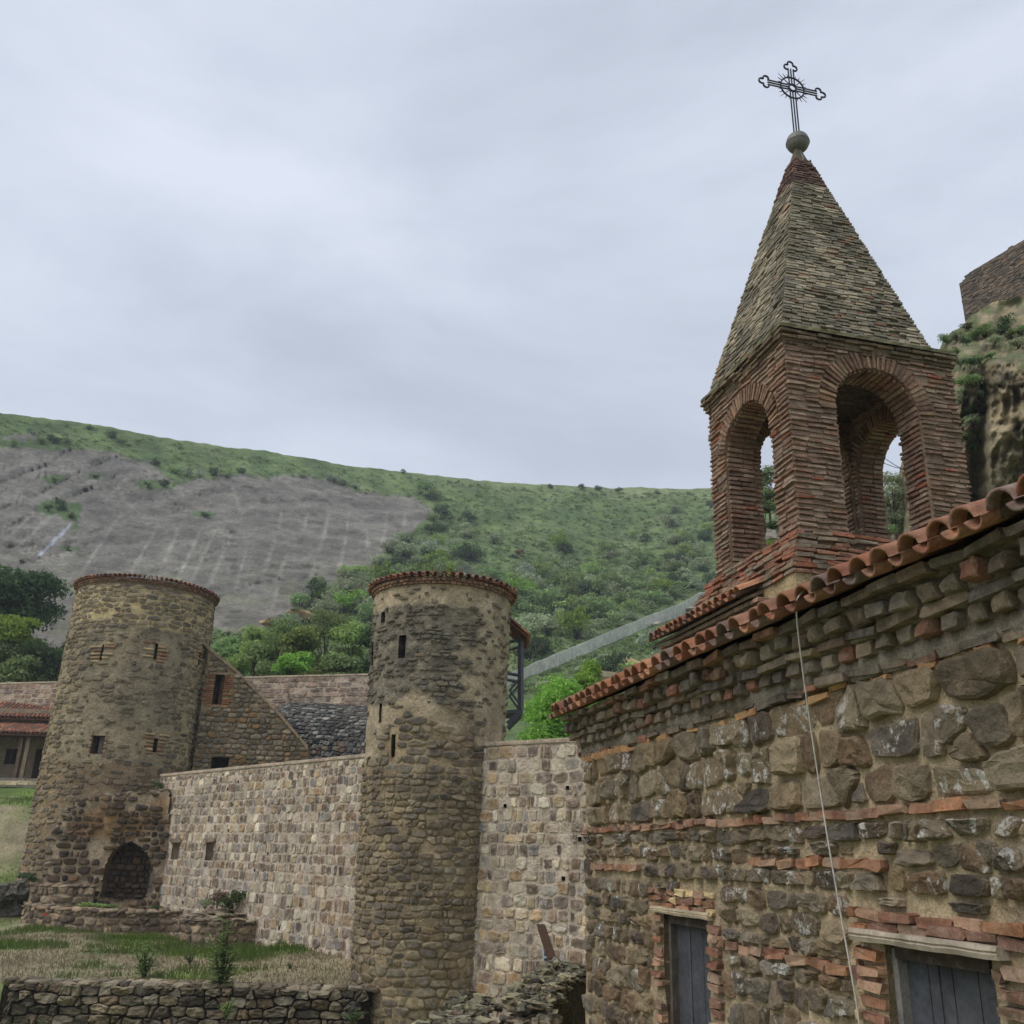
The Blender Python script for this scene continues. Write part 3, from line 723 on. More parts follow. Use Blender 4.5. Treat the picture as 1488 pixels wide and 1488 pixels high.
def arch_skin(P, u0, u1, z0, z1, arch, dep):
    uc, r, zs = arch; mb = MB(); n = 20
    def quad(pts):
        a = np.array(pts); f = P(a[:, 0], a[:, 1], np.zeros(4)); mb.add(f, [(0, 1, 2, 3)], C_BTM)
        f = P(a[:, 0], a[:, 1], np.full(4, -dep)); mb.add(f, [(3, 2, 1, 0)], C_BTM)
    quad([(u0, z0), (uc - r, z0), (uc - r, zs), (u0, zs)]); quad([(uc + r, z0), (u1, z0), (u1, zs), (uc + r, zs)])
    def outer(t):
        c, s = math.cos(t), math.sin(t); k = min([(z1 - zs) / s if s > 1e-6 else 1e9, ((u1 - uc) / c if c > 1e-6 else ((u0 - uc) / c if c < -1e-6 else 1e9))])
        return (uc + c * k, zs + s * k)
    ts = sorted([math.pi * i / n for i in range(n + 1)] + [math.atan2(z1 - zs, u1 - uc), math.atan2(z1 - zs, u0 - uc)])
    inner = [(uc + r * math.cos(t), zs + r * math.sin(t)) for t in ts]
    for i in range(len(ts) - 1): quad([inner[i], outer(ts[i]), outer(ts[i + 1]), inner[i + 1]])
    path = [(uc + r, z0)] + inner + [(uc - r, z0)]; a = np.array(path); m = len(path)
    V = np.vstack([P(a[:, 0], a[:, 1], np.zeros(m)), P(a[:, 0], a[:, 1], np.full(m, -dep))])
    mb.add(V, [(i, i + 1, m + i + 1, m + i) for i in range(m - 1)], C_BTM)
    return mb
for P, a, b, A in ((P_front, L0, L1, AF), (P_left, S0 + .001, S1 - .001, AL), (P_back, L0 + .002, L1 - .002, AB), (P_right, S0 + .003, S1 - .003, AR)):
    arch_skin(P, a, b, ZB - .02, ZT, A, TH if P in (P_front, P_left) else TH - .002).build('wall', M_BRICK, bt)
m = MB(); m.add(boxv(fr((L0 + L1) / 2, (S0 + S1) / 2, 7.06), EL * 1.0, WD * .8, ZZ * .05), BOXF, (.06, .04, .03)); m.build('ceiling', M_BRICK, bt)
vis, hid = [], []
def bcol(z, fac=1.):
    c = vary(rb.choice(C_BT), .13, rb)
    if rb.random() < .04: c = vary(rgb(132, 80, 62), .1, rb)
    return tuple(q * fac for q in c)
def brick_face(P, u0, u1, arch, dst, z0=ZB, z1=ZT, ring=.27, prot=(.012, .045)):
    uc, r, zs = arch; z = z0 + .03
    while z < z1 - .02:
        segs = []
        half = r if z < zs else (math.sqrt(max(0, (r + ring) ** 2 - (z - zs) ** 2)))
        segs = [(u0, u1)] if half <= 0 else [(u0, uc - half), (uc + half, u1)]
        for a, b in segs:
            u = a
            while u < b - .05:
                w = rb.uniform(.17, .31); w = min(w, b - u)
                if b - u - w < .07: w = b - u
                if rb.random() < .975:
                    V, F = brick_at(P, u + w / 2, z + rb.uniform(-.008, .008) + .012 * nz(u * 2, z * 3), w - .012, rb.uniform(.032, .044), -.04, rb.uniform(*prot), rb, .008, yaw=rb.uniform(-.04, .04), rollz=rb.uniform(-.04, .04))
                    dst.append((V, F, bcol(z)))
                u += w
        z += .0785
    if ring > 0:
        n = int(math.pi * (r + .1) / .078)
        for i in range(n + 1):
            t = math.pi * i / n; c, s = math.cos(t), math.sin(t); rr = r + ring / 2 - .01
            o = P([uc + rr * c], [zs + rr * s], [0])[0]; U = P([uc + 1], [zs], [0])[0] - P([uc], [zs], [0])[0]; N = P([uc], [zs], [1])[0] - P([uc], [zs], [0])[0]
            rd = U * c + ZZ * s; tg = -U * s + ZZ * c; pr = rb.uniform(.015, .045)
            dst.append((*jbox(o + N * (pr - .15) / 2, N * (pr + .15) / 2, rd * (ring / 2 - .006), tg * rb.uniform(.02, .027), .006, rb), vary(rb.choice([rgb(122, 94, 74), rgb(112, 86, 70), rgb(102, 76, 62), rgb(132, 108, 86)]), .15, rb)))
def jambs(P, arch, dst, dep=TH, z0=ZB, lining=True):
    uc, r, zs = arch
    z = z0 + .03
    while z < zs:
        for sg in (-1, 1):
            d = -.03
            while d > -dep + .06:
                w = rb.uniform(.14, .27); w = min(w, dep + d)
                o = P([uc + sg * r], [z + rb.uniform(-.006, .006)], [d - w / 2])[0]; U = P([1.], [0.], [0.])[0] - P([0.], [0.], [0.])[0]; N = P([0.], [0.], [1.])[0] - P([0.], [0.], [0.])[0]
                pr = rb.uniform(.01, .035)
                dst.append((*jbox(o - sg * U * pr / 2, U * (pr / 2 + .02), N * (w / 2 - .004), ZZ * rb.uniform(.02, .027), .006, rb), bcol(z))); d -= w
        z += .0785
    n = int(math.pi * r / .085)
    for i in range(n + 1):                                 # underside of the arch
        t = math.pi * i / n; c, s = math.cos(t), math.sin(t)
        for (d0, d1) in ((-.02, -.27), (-.275, -dep + .01)):
            U = P([1.], [0.], [0.])[0] - P([0.], [0.], [0.])[0]; N = P([0.], [0.], [1.])[0] - P([0.], [0.], [0.])[0]
            rd = U * c + ZZ * s; tg = -U * s + ZZ * c; o = P([uc + r * c], [zs + r * s], [(d0 + d1) / 2])[0]; pr = rb.uniform(.006, .025)
            dst.append((*jbox(o - rd * pr / 2, rd * (pr / 2 + .02), N * (abs(d1 - d0) / 2 - .004), tg * .028, .005, rb), bcol(7)))
brick_face(P_front, L0 - .01, L1 + .02, AF, vis); brick_face(P_left, S0 - .01, S1 + .01, AL, vis)
jambs(P_front, AF, hid); jambs(P_left, AL, hid); jambs(P_back, AB, hid, TH - .01); jambs(P_right, AR, hid, TH - .01)
brick_face(P_back, L0 + TH, L1 - TH, AB, hid, ring=.25, prot=(.008, .03)); brick_face(P_right, S0 + TH, S1 - TH, AR, hid, ring=.25, prot=(.008, .03))
# stepped plinth
def plinth():
    steps = [(4.2, .05), (4.12, .08), (4.04, .1), (3.96, .17), (3.88, .19), (3.8, .24), (3.72, .26), (3.64, .28), (3.56, .29)]
    m = MB(); m.add(boxv(fr((L0 + L1) / 2, (S0 + S1) / 2, 3.88), EL * ((L1 - L0) / 2 + .03), WD * ((S1 - S0) / 2 + .03), ZZ * .31), BOXF, C_BTM)
    m.add(boxv(fr((L0 + L1) / 2, (S0 + S1) / 2, .25), EL * ((L1 - L0) / 2 + .27), WD * ((S1 - S0) / 2 + .27), ZZ * 3.3), BOXF, rgb(166, 146, 112)); m.build('plinth', M_MORT, bt)
    for z, d in steps:
        for P, a, b in ((P_front, L0 - d, L1 + d), (P_left, S0 - d, S1 + d)):
            u = a
            while u < b:
                w = rb.uniform(.18, .34)
                if rb.random() < .93: vis.append((*brick_at(P, u + w / 2, z + rb.uniform(-.01, .01), w - .01, .05, -.1 + d, d + rb.uniform(-.005, .03), rb, .009, rollz=rb.uniform(-.05, .05)), vary(rb.choice([rgb(134, 86, 66), rgb(122, 84, 66), rgb(116, 102, 86), rgb(122, 108, 90), rgb(130, 94, 74)]), .18, rb)))
                u += w
plinth()
# corbelled cornice
for z, d in ((7.09, .03), (7.165, .06), (7.24, .09)):
    for P, a, b in ((P_front, L0 - d, L1 + d), (P_left, S0 - d, S1 + d)):
        u = a
        while u < b:
            w = rb.uniform(.2, .36); w = min(w, b - u)
            if rb.random() < .95: vis.append((*brick_at(P, u + w / 2, z, w - .008, .05, -.12, d + rb.uniform(-.02, .03), rb, .008, rollz=rb.uniform(-.05, .05)), vary(rb.choice([rgb(96, 80, 64), rgb(110, 92, 74), rgb(86, 74, 58)]), .18, rb)))
            u += max(w, .05)
lay(bt, 'brick', 'brick_infill', vis + hid, M_BRICK, 300, False)
m = MB()
m.add(boxv(fr((L0 + L1) / 2, (S0 + S1) / 2, 7.19), EL * ((L1 - L0) / 2 + .04), WD * ((S1 - S0) / 2 + .04), ZZ * .09), BOXF, rgb(92, 78, 62))
def cap():
    V = []; n = 30
    cs = [(L0 - .12, S0 - .12), (L1 + .07, S0 - .12), (L1 + .07, S1 + .08), (L0 - .12, S1 + .08)]
    for k in range(4):
        a, b = cs[k], cs[(k + 1) % 4]
        for i in range(n):
            t = i / n; l, s = a[0] + (b[0] - a[0]) * t, a[1] + (b[1] - a[1]) * t
            for (ins, z) in ((0, 7.275), (.0, 7.33), (.16, 7.38)):
                j = .035 * nz(l * 4, s * 4, z * 9) + .012 * rb.uniform(-1, 1); cl, cs_ = (L0 + L1) / 2, (S0 + S1) / 2
                V.append(fr(l + (cl - l) * (ins + j) / 1.4, s + (cs_ - s) * (ins + j) / 1.3, z + .6 * j))
    N = 4 * n; F = [(3 * i + k, 3 * ((i + 1) % N) + k, 3 * ((i + 1) % N) + k + 1, 3 * i + k + 1) for i in range(N) for k in (0, 1)]
    F.append(tuple(3 * i + 2 for i in range(N))); m.add(V, F, rgb(112, 106, 80))
cap(); m.build('cornice', M_SPIRE, bt)
# spire
AP = fr(7.96, 11.85, 12.1); ZS = 7.36
SB = [fr(L0 - .03, S0 - .03, ZS), fr(L1 - .34, S0 - .03, ZS), fr(L1 - .34, S1 - .08, ZS), fr(L0 - .03, S1 - .08, ZS)]
m = MB(); cen = sum(SB) / 4; sh = [cen + (q - cen) * .985 for q in SB]
m.add(sh + [AP - ZZ * .06], [(0, 1, 4), (1, 2, 4), (2, 3, 4), (3, 0, 4), (3, 2, 1, 0)], rgb(84, 77, 64)); m.build('spire', M_SPIRE, bt)
sv, shd = [], []
for A, B, dst in ((SB[0], SB[1], sv), (SB[3], SB[0], sv), (SB[1], SB[2], shd), (SB[2], SB[3], shd)):
    mid = (A + B) / 2; sl = np.linalg.norm(AP - mid); U = (B - A) / np.linalg.norm(B - A); up = (AP - mid) / sl; N = np.cross(U, up); w0 = np.linalg.norm(B - A)
    y = .03
    while y < sl * .885:
        t = y / sl; w = w0 * (1 - t); u = -w / 2 - .01; top = t > .735 + .02 * nz(u * 4, y * 3, 1.)
        while u < w / 2:
            bw = rb.uniform(.1, .23) * (1 if w > .5 else .6); bw = min(bw, w / 2 - u + .012)
            if bw < .03: break
            if rb.random() < .96:
                c = vary(rb.choice([rgb(96, 72, 66), rgb(86, 64, 60), rgb(104, 82, 74)]) if top else rb.choice([rgb(150, 139, 120), rgb(134, 125, 109), rgb(162, 150, 129), rgb(120, 112, 98), rgb(144, 130, 111)]), .16, rb)
                if not top and nz(u * 1.6 + 5, y * 1.4, 2.) > .1: c = lerp(c, rgb(92, 87, 73), .55)
                if not top and rb.random() < .03: c = vary(rgb(126, 92, 74), .1, rb)
                pr = rb.uniform(.006, .032)
                o = mid + up * y + U * (u + bw / 2) + N * (pr / 2 - .02); ry = rb.uniform(-.05, .05)
                dst.append((*jbox(o, N * (pr / 2 + .02), U * (bw / 2 - .005), (up + U * ry) * rb.uniform(.018, .0235), .006, rb), c))
            u += bw
        y += .064
lay(bt, 'spire_brick', 'spire_brick_infill', sv + shd, M_SPIRE, 300, False)
cx = lambda dx, z: fr(7.99 + dx, 11.86, z)
V, F = lathe(cx(0, 11.44), [(.0, 0), (.18, .0), (.15, .1), (.05, .46), (.035, .5)], 16); make('finial_neck', V, F, M_ZINC, bt, None, True)
fb = []
for k in range(17): t = math.pi * k / 16; fb.append((max(.002, .2 * math.sin(t)) + (.006 if k == 8 else 0), -.2 * math.cos(t)))
V, F = lathe(cx(0, 12.06), fb, 28); ball = make('finial_ball', V, F, M_ZINC, bt, None, True)
V, F = lathe(cx(0, 12.045), [(.2, -.008), (.207, -.008), (.207, .008), (.2, .008)], 28); make('seam', V, F, M_ZINC, ball)
cz = 13.3
mb = MB()
def bars(p, q, off):
    for k in (-1, 0, 1): mb.add(*tube([p + off * k, q + off * k], .0145, 5), (.05, .05, .06))
cross = thing('cross', cx(0, 12.2), '', '') ; del cross['label']; del cross['category']; adopt(cross, bt); cross.matrix_parent_inverse = Matrix.Translation(-bt.location)
ob = lambda name: (mb.build(name, M_IRON, cross), mb.__init__())
bars(cx(0, 12.22), cx(0, cz - .09), EL * .052); bars(cx(0, cz + .09), cx(0, 13.74), EL * .052); ob('upright')
bars(cx(-.5, cz), cx(-.09, cz), ZZ * .052); bars(cx(.09, cz), cx(.5, cz), ZZ * .052); ob('crossbar')
for (dx, dz, ang) in ((-.5, 0, math.pi), (.5, 0, 0), (0, .44, math.pi / 2)):
    ca, sa = math.cos(ang), math.sin(ang)
    path = []
    for (ox, oy, a0, a1) in ((.03, -.075, -3.6, .35), (.115, 0, -2.0, 2.0), (.03, .075, -.35, 3.6)):
        for i in range(11):
            a = a0 + (a1 - a0) * i / 10; x, y = ox + .056 * math.cos(a), oy + .056 * math.sin(a); path.append(cx(dx + x * ca - y * sa, cz + dz + x * sa + y * ca))
    mb.add(*tube(path, .0175, 6), (.05, .05, .06)); ob('trefoil')
for r_, w_ in ((.075, .022), (.235, .016)):
    mb.add(*tube([cx(r_ * math.cos(2 * math.pi * i / 28), cz + r_ * math.sin(2 * math.pi * i / 28)) for i in range(29)], w_, 6, False), (.05, .05, .06)); ob('ring')
for q in range(4):
    for k in (-2, -1, 0, 1, 2):
        a = math.pi / 4 + q * math.pi / 2 + k * .24; ln = .38 if k == 0 else (.33 if abs(k) == 1 else .3)
        mb.add(*tube([cx(.1 * math.cos(a), cz + .1 * math.sin(a)) if k == 0 else cx(.23 * math.cos(a), cz + .23 * math.sin(a)), cx(ln * math.cos(a), cz + ln * math.sin(a))], [.011, .004], 5), (.05, .05, .06))
ob('rays')

# ================================================================== ANNEX under the bell tower
an = thing('annex_building', fr(6.6, 13.5, -3), 'low annex beside the bell tower with a short row of small orange tiles', 'building')
LA = 6.31
def P_an(s, z, d): s, z, d = (np.asarray(q, float) for q in (s, z, d)); return np.outer(LA - d, EL) + np.outer(s, WD) + np.outer(z, ZZ)
m = MB(); m.add(boxv(fr(8.0, 13.85, .2), EL * 1.68, WD * .46, ZZ * 3.2), BOXF, rgb(140, 120, 96)); m.build('wall', M_MORT, an)
ab = []
for z in np.arange(2.3, 3.36, .08):
    s = 11.0
    while s < 14.3:
        w = rb.uniform(.2, .32)
        ab.append((*brick_at(P_an, s + w / 2, z, w - .012, .052, -.1, .02 + (z > 3.1) * (z - 3.1) * .6, rb, .007), vary(rb.choice(C_BT), .2, rb))); s += w
lay(an, 'brick', 'brick_infill', ab, M_BRICK, 120, False)
tile_roof(an, 5.98, 3.44, rad(24), 11.2, 14.25, .2, .095, .46, 2, (2, 1), cov, cha, rb)
roofdeck(an, 6.06, 3.42, rad(24), 11.15, 14.35, .8, .04, M_WOOD, rgb(96, 82, 70))

# ================================================================== ROUND TOWERS
def cyl_uv(px, py, c, r, a0):
    d = ray(px, py); A = d[0] ** 2 + d[1] ** 2; B = d[0] * c[0] + d[1] * c[1]; Cc = c[0] ** 2 + c[1] ** 2 - r * r
    t = (B - math.sqrt(max(0, B * B - A * Cc))) / A; p = d * t; a = math.atan2(p[0] - c[0], -(p[1] - c[1]))
    return (a - a0) * r, p[2] - c[2]
def put_window(parent, P, H, kind, rng):
    a, b, c, d = H; m = MB()
    V = np.vstack([P([a - .03, b + .03, b + .03, a - .03], [c - .03, c - .03, d + .03, d + .03], [-.5] * 4), P([a - .03, b + .03, b + .03, a - .03], [c - .03, c - .03, d + .03, d + .03], [-.56] * 4)])
    m.add(V, [(0, 1, 2, 3), (7, 6, 5, 4), (0, 4, 5, 1), (1, 5, 6, 2), (2, 6, 7, 3), (3, 7, 4, 0)], (.03, .025, .02)); w = m.build('window', M_DARK, parent)
    if kind:
        m = MB(); m.add(*brick_at(P, (a + b) / 2 + (b - a) * (.2 if kind == 'shutter' else 0), (c + d) / 2, (b - a) * (.5 if kind == 'shutter' else .35), (d - c) * .94, -.3, -.24, rng, .004), rgb(150, 148, 146) if kind == 'board' else rgb(98, 92, 86)); m.build('shutter', M_WOOD, w)
def jamb_bricks(P, H, cols, rng, n=None, ww=.28, pitch=.16):
    o = []; a, b, c, d = H; v = c - .05
    while v < d + .15:
        for sg in (-1, 1):
            if rng.random() < .85:
                w = rng.uniform(.5, 1) * ww; u = (a - w / 2 - .01) if sg < 0 else (b + w / 2 + .01); o.append((*brick_at(P, u, v, w, pitch * .6, -.06, rng.uniform(.02, .05), rng, .01), vary(rng.choice(cols), .15, rng)))
        v += pitch
    return o
def tower(name, label, c, r0, r1, h, wins, size, keep, bodycol, stonecol, rng, tile_n, gap, hh, jambw=(), span=2.05, zones=None):
    root = thing(name, (c[0], c[1], c[2]), label, 'tower')
    a0 = math.atan2(-c[0], c[1]); P = cylP(c, r0, r1, h, a0)
    H = []
    for (x0, y0, x1, y1, kind) in wins:
        ua, va = cyl_uv(x0, y1, c, (r0 + r1) / 2, a0); ub, vb = cyl_uv(x1, y0, c, (r0 + r1) / 2, a0); k = r0 / ((r0 + r1) / 2); H.append((ua * k, ub * k, va, vb))
    full = math.pi * r0
    us = lines(-full, full, size[0] * .55, [q for w in H for q in w[:2]]); vs = lines(0, h, size[1] * .6, [q for w in H for q in w[2:]])
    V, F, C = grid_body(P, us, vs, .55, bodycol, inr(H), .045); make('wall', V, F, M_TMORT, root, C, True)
    for w, spec in zip(H, wins): put_window(root, P, w, spec[4], rng)
    HH = [(a - (jambw[i] if i < len(jambw) else .06), b + (jambw[i] if i < len(jambw) else .06), cc - .08, d + .12) for i, (a, b, cc, d) in enumerate(H)]
    ps = []
    lim = span * r0
    for p in [p for (z0_, z1_, w_, h_) in (zones or [(0., h - .1, *size)]) for p in cells(-lim, lim, z0_, z1_, h_, w_, rng, .6, HH, wvar=.75)]:
        q = roundpoly(p, rng.uniform(*gap), rng, .2, .06, True)
        if q is None: continue
        cu, cv = q.mean(0)
        if not keep(cu, cv, rng): continue
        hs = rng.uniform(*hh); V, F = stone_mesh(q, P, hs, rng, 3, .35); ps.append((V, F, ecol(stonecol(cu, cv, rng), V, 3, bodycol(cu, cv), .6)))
    for i, w in enumerate(H):
        if i < len(jambw): ps += jamb_bricks(P, w, [rgb(168, 146, 112), rgb(150, 124, 94), rgb(136, 100, 76)], rng, ww=jambw[i] * 1.2)
    lay(root, 'stone', 'stone_infill', ps, M_TSTONE, 300)
    # eave: two projecting brick rings and a skirt of barrel tiles
    re = r1
    ring = []
    nb_ = int(2 * math.pi * re / .26)
    for k, (zz, d) in enumerate(((h + .05, .045), (h + .125, .09))):
        for i in range(nb_):
            a = -2.1 + 4.2 * (i + .5 * k) / nb_ * 1.0; u = a * r0
            ring.append((*brick_at(P, u, zz, 4.2 * r0 / nb_ - .02, .065, -.1, d + rng.uniform(-.01, .015), rng, .008), vary(rng.choice([rgb(120, 88, 70), rgb(104, 80, 66), rgb(136, 104, 82)]), .15, rng)))
    lay(root, 'eave_brick', 'eave_brick_infill', ring, M_BRICK, 120, False)
    V, F = lathe((c[0], c[1], c[2] + h), [(re - .5, -.1), (re + .0, 0), (re + .05, .09), (re + .1, .165), (re + .08, .19), (0.01, re * .2)], 72); make('roof', V, F, M_TILE, root, (*rgb(104, 82, 64), 1), False)
    mb = MB()
    sl = rad(14); pit = 2 * math.pi / tile_n
    for i in range(tile_n):
        for kind in (0, 1):
            a = a0 + (i + .5 * kind) * pit; dirv = np.array([math.sin(a), -math.cos(a), 0]); dn = dirv * math.cos(sl) - ZZ * math.sin(sl); nr = ZZ * math.cos(sl) + dirv * math.sin(sl); y = np.cross(nr, dn)
            o = np.array(c) + ZZ * (h + .205 + (0 if kind else .035)) + dirv * (re + .2 + rng.uniform(-.03, .03)) - dn * .46
            front = dirv @ (-np.array(c) / np.linalg.norm(c)) > -.15
            put_tile(rng.choice(cha if kind else cov), frame_m(o, dn, y, nr), root, front, mb)
    mb.build('roof_tiling', M_TILE, root, True, 'stuff')
    return root, P, a0
rt = random.Random(77)
C_TS = [rgb(117, 106, 90), rgb(128, 116, 97), rgb(104, 94, 82), rgb(136, 124, 102), rgb(112, 104, 91), rgb(97, 89, 79), rgb(118, 102, 83)]
# left tower
T1 = (-17.52, 44.6, -2.2); T1R = (3.3, 3.13); T1Z = 14.1
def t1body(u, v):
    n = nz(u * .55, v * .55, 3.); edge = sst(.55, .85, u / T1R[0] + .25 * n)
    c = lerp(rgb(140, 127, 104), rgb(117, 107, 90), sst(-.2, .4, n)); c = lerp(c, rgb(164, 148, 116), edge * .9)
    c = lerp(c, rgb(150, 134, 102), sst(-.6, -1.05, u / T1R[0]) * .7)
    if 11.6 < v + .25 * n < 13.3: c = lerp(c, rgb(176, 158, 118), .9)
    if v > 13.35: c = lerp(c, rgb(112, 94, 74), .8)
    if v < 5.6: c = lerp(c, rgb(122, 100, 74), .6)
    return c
def t1keep(u, v, g):
    n = nz(u * .5, v * .5, 3.)
    if 11.6 < v < 13.3: return g.random() < .95
    if u / T1R[0] > .6: return g.random() < .85
    return g.random() < .5 + .5 * n + .25 * (abs(u / T1R[0]) > .9)
def t1stone(u, v, g):
    c = g.choice(C_TS); c = lerp(c, rgb(106, 96, 79), .35 if abs(u / T1R[0]) < .6 and v < 11.5 else 0)
    return vary(c, .17, g)
W1 = [(144, 936, 151, 959, None), (222, 935, 231, 958, 'board'), (289, 948, 294, 966, None), (131, 1069, 153, 1095, 'shutter'), (221, 1073, 230, 1093, None)]
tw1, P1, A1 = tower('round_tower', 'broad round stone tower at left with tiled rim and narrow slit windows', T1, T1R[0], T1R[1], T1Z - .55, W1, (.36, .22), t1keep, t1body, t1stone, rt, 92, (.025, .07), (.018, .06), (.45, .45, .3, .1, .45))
# middle tower
T2 = (-2.0, 27.6, -4.15); T2R = (1.84, 2.03); T2Z = 11.35
def t2plaster(u, v):
    n = nz(u * 1.1, v * 1.1, 5.) + .6 * nz(u * 3, v * 3, 2.) + .5 * nz(u * 8, v * 8, 4.)
    k = u / T2R[0]
    if v > 10.75 + .12 * n: return 1
    if 7.55 < v + .3 * n + .15 * math.sin(u * 3) < 8.1: return 1
    if k > .62 + .3 * n and v > 6.6: return 1
    if v > 8 and k > .52 + .3 * n: return 1
    if 8.1 < v < 9.5 and k > .36 + .4 * n: return 1
    if k < -.85 and 6.6 < v < 8: return .7
    return 0
def t2body(u, v):
    n = nz(u * .9, v * .9, 3.)
    if t2plaster(u, v): return lerp(rgb(168, 152, 126), rgb(150, 135, 110), sst(-.3, .3, nz(u * 2, v * 2, 8.)))
    if v > 8: return lerp(lerp(rgb(118, 110, 94), rgb(96, 90, 80), sst(-.3, .3, n)), rgb(150, 138, 116), .7 * sst(.2, .42, nz(u * 7, v * 7, 6.)))
    return lerp(rgb(150, 133, 105), rgb(126, 110, 86), sst(-.3, .3, n))
def t2keep(u, v, g):
    if t2plaster(u, v): return g.random() < (.3 if u / T2R[0] > .5 and v > 7.4 and v < 10.7 else .14)
    return g.random() < (.5 if v > 8 else .95)
def t2stone(u, v, g):
    c = g.choice(C_TS)
    if v > 8: c = lerp(c, rgb(98, 92, 82), .6)
    elif v < 6 and g.random() < .35: c = lerp(c, rgb(142, 126, 94), .5)
    return vary(c, .18, g)
W2 = [(580, 923, 592, 957, 'board'), (557, 889, 563, 906, None), (542, 932, 547, 968, None), (568, 1067, 576, 1100, None), (552, 1022, 557, 1050, None)]
tw2, P2, A2 = tower('round_tower', 'slimmer round stone tower in the middle with pale plaster patches and a side balcony', T2, T2R[0], T2R[1], T2Z - .02, W2, (.31, .2), t2keep, t2body, t2stone, rt, 60, (.015, .045), (.018, .06), (), zones=[(0., 3.2, .3, .2), (3.2, 6.2, .25, .17), (6.2, 8., .3, .2), (8., T2Z - .1, .19, .12)])
# its timber balcony
bal = MB()
def bpart(name, mat, c): 
    bal.build(name, mat, tw2); bal.__init__()
by = 29.0
q = lambda px, py, Y=by: at(px, py, Y)
post = lambda a, b, w: bal.add(*tube([a, b], w, 4), (.12, .125, .14))
dY = np.array([0, 1.1, 0])
for o in (0 * dY, dY):
    post(q(757, 926) + o, q(757, 1033) + o, .085); bpart('post', M_GREYW, None)
    post(q(757, 1033) + o, q(738, 1052) + o, .08); bpart('brace', M_GREYW, None)
    post(q(757, 982) + o, q(735, 978) + o, .05); bpart('rail', M_GREYW, None)
    post(q(757, 984) + o, q(740, 1004) + o, .035); bpart('strut', M_GREYW, None)
    post(q(740, 1002) + o, q(757, 1026) + o, .035); bpart('strut', M_GREYW, None)
    post(q(759, 928) + o, q(735, 935) + o, .05); bpart('beam', M_GREYW, None)
post(q(757, 982), q(757, 982) + dY, .05); bpart('rail', M_GREYW, None)
a, b = q(758, 1030), q(735, 1032); bal.add(np.array([a, b, b + dY, a + dY, a - ZZ * .1, b - ZZ * .1, b + dY - ZZ * .1, a + dY - ZZ * .1]), [(0, 1, 2, 3), (7, 6, 5, 4), (0, 4, 5, 1), (1, 5, 6, 2), (2, 6, 7, 3), (3, 7, 4, 0)], (.09, .09, .1)); bpart('floor', M_GREYW, None)
e0, e1 = q(767, 929), q(737, 903); mb = MB(); dn = (e0 - e1) / np.linalg.norm(e0 - e1); Ln = np.linalg.norm(e0 - e1); yy = np.array([0, 1., 0]); nr = np.cross(dn, yy); nr = nr if nr[2] > 0 else -nr; yy = np.cross(nr, dn)
for i in range(8):
    for kind in (0, 1):
        for rr in range(2):
            o = e0 + yy * (-.3 + i * .2 + kind * .1) + nr * (.05 - .03 * kind) - dn * (.46 + rr * .38); put_tile(rt.choice(cha if kind else cov), frame_m(o, dn, yy, nr), tw2, True, mb)
rfp = np.array([e0 - yy * .35, e0 + yy * 1.4, e1 + yy * 1.4, e1 - yy * .35]); bal.add(np.vstack([rfp, rfp - nr * .05]), [(0, 1, 2, 3), (7, 6, 5, 4), (0, 4, 5, 1), (1, 5, 6, 2), (2, 6, 7, 3), (3, 7, 4, 0)], rgb(90, 60, 45)); bpart('balcony_roof', M_WOOD, None)

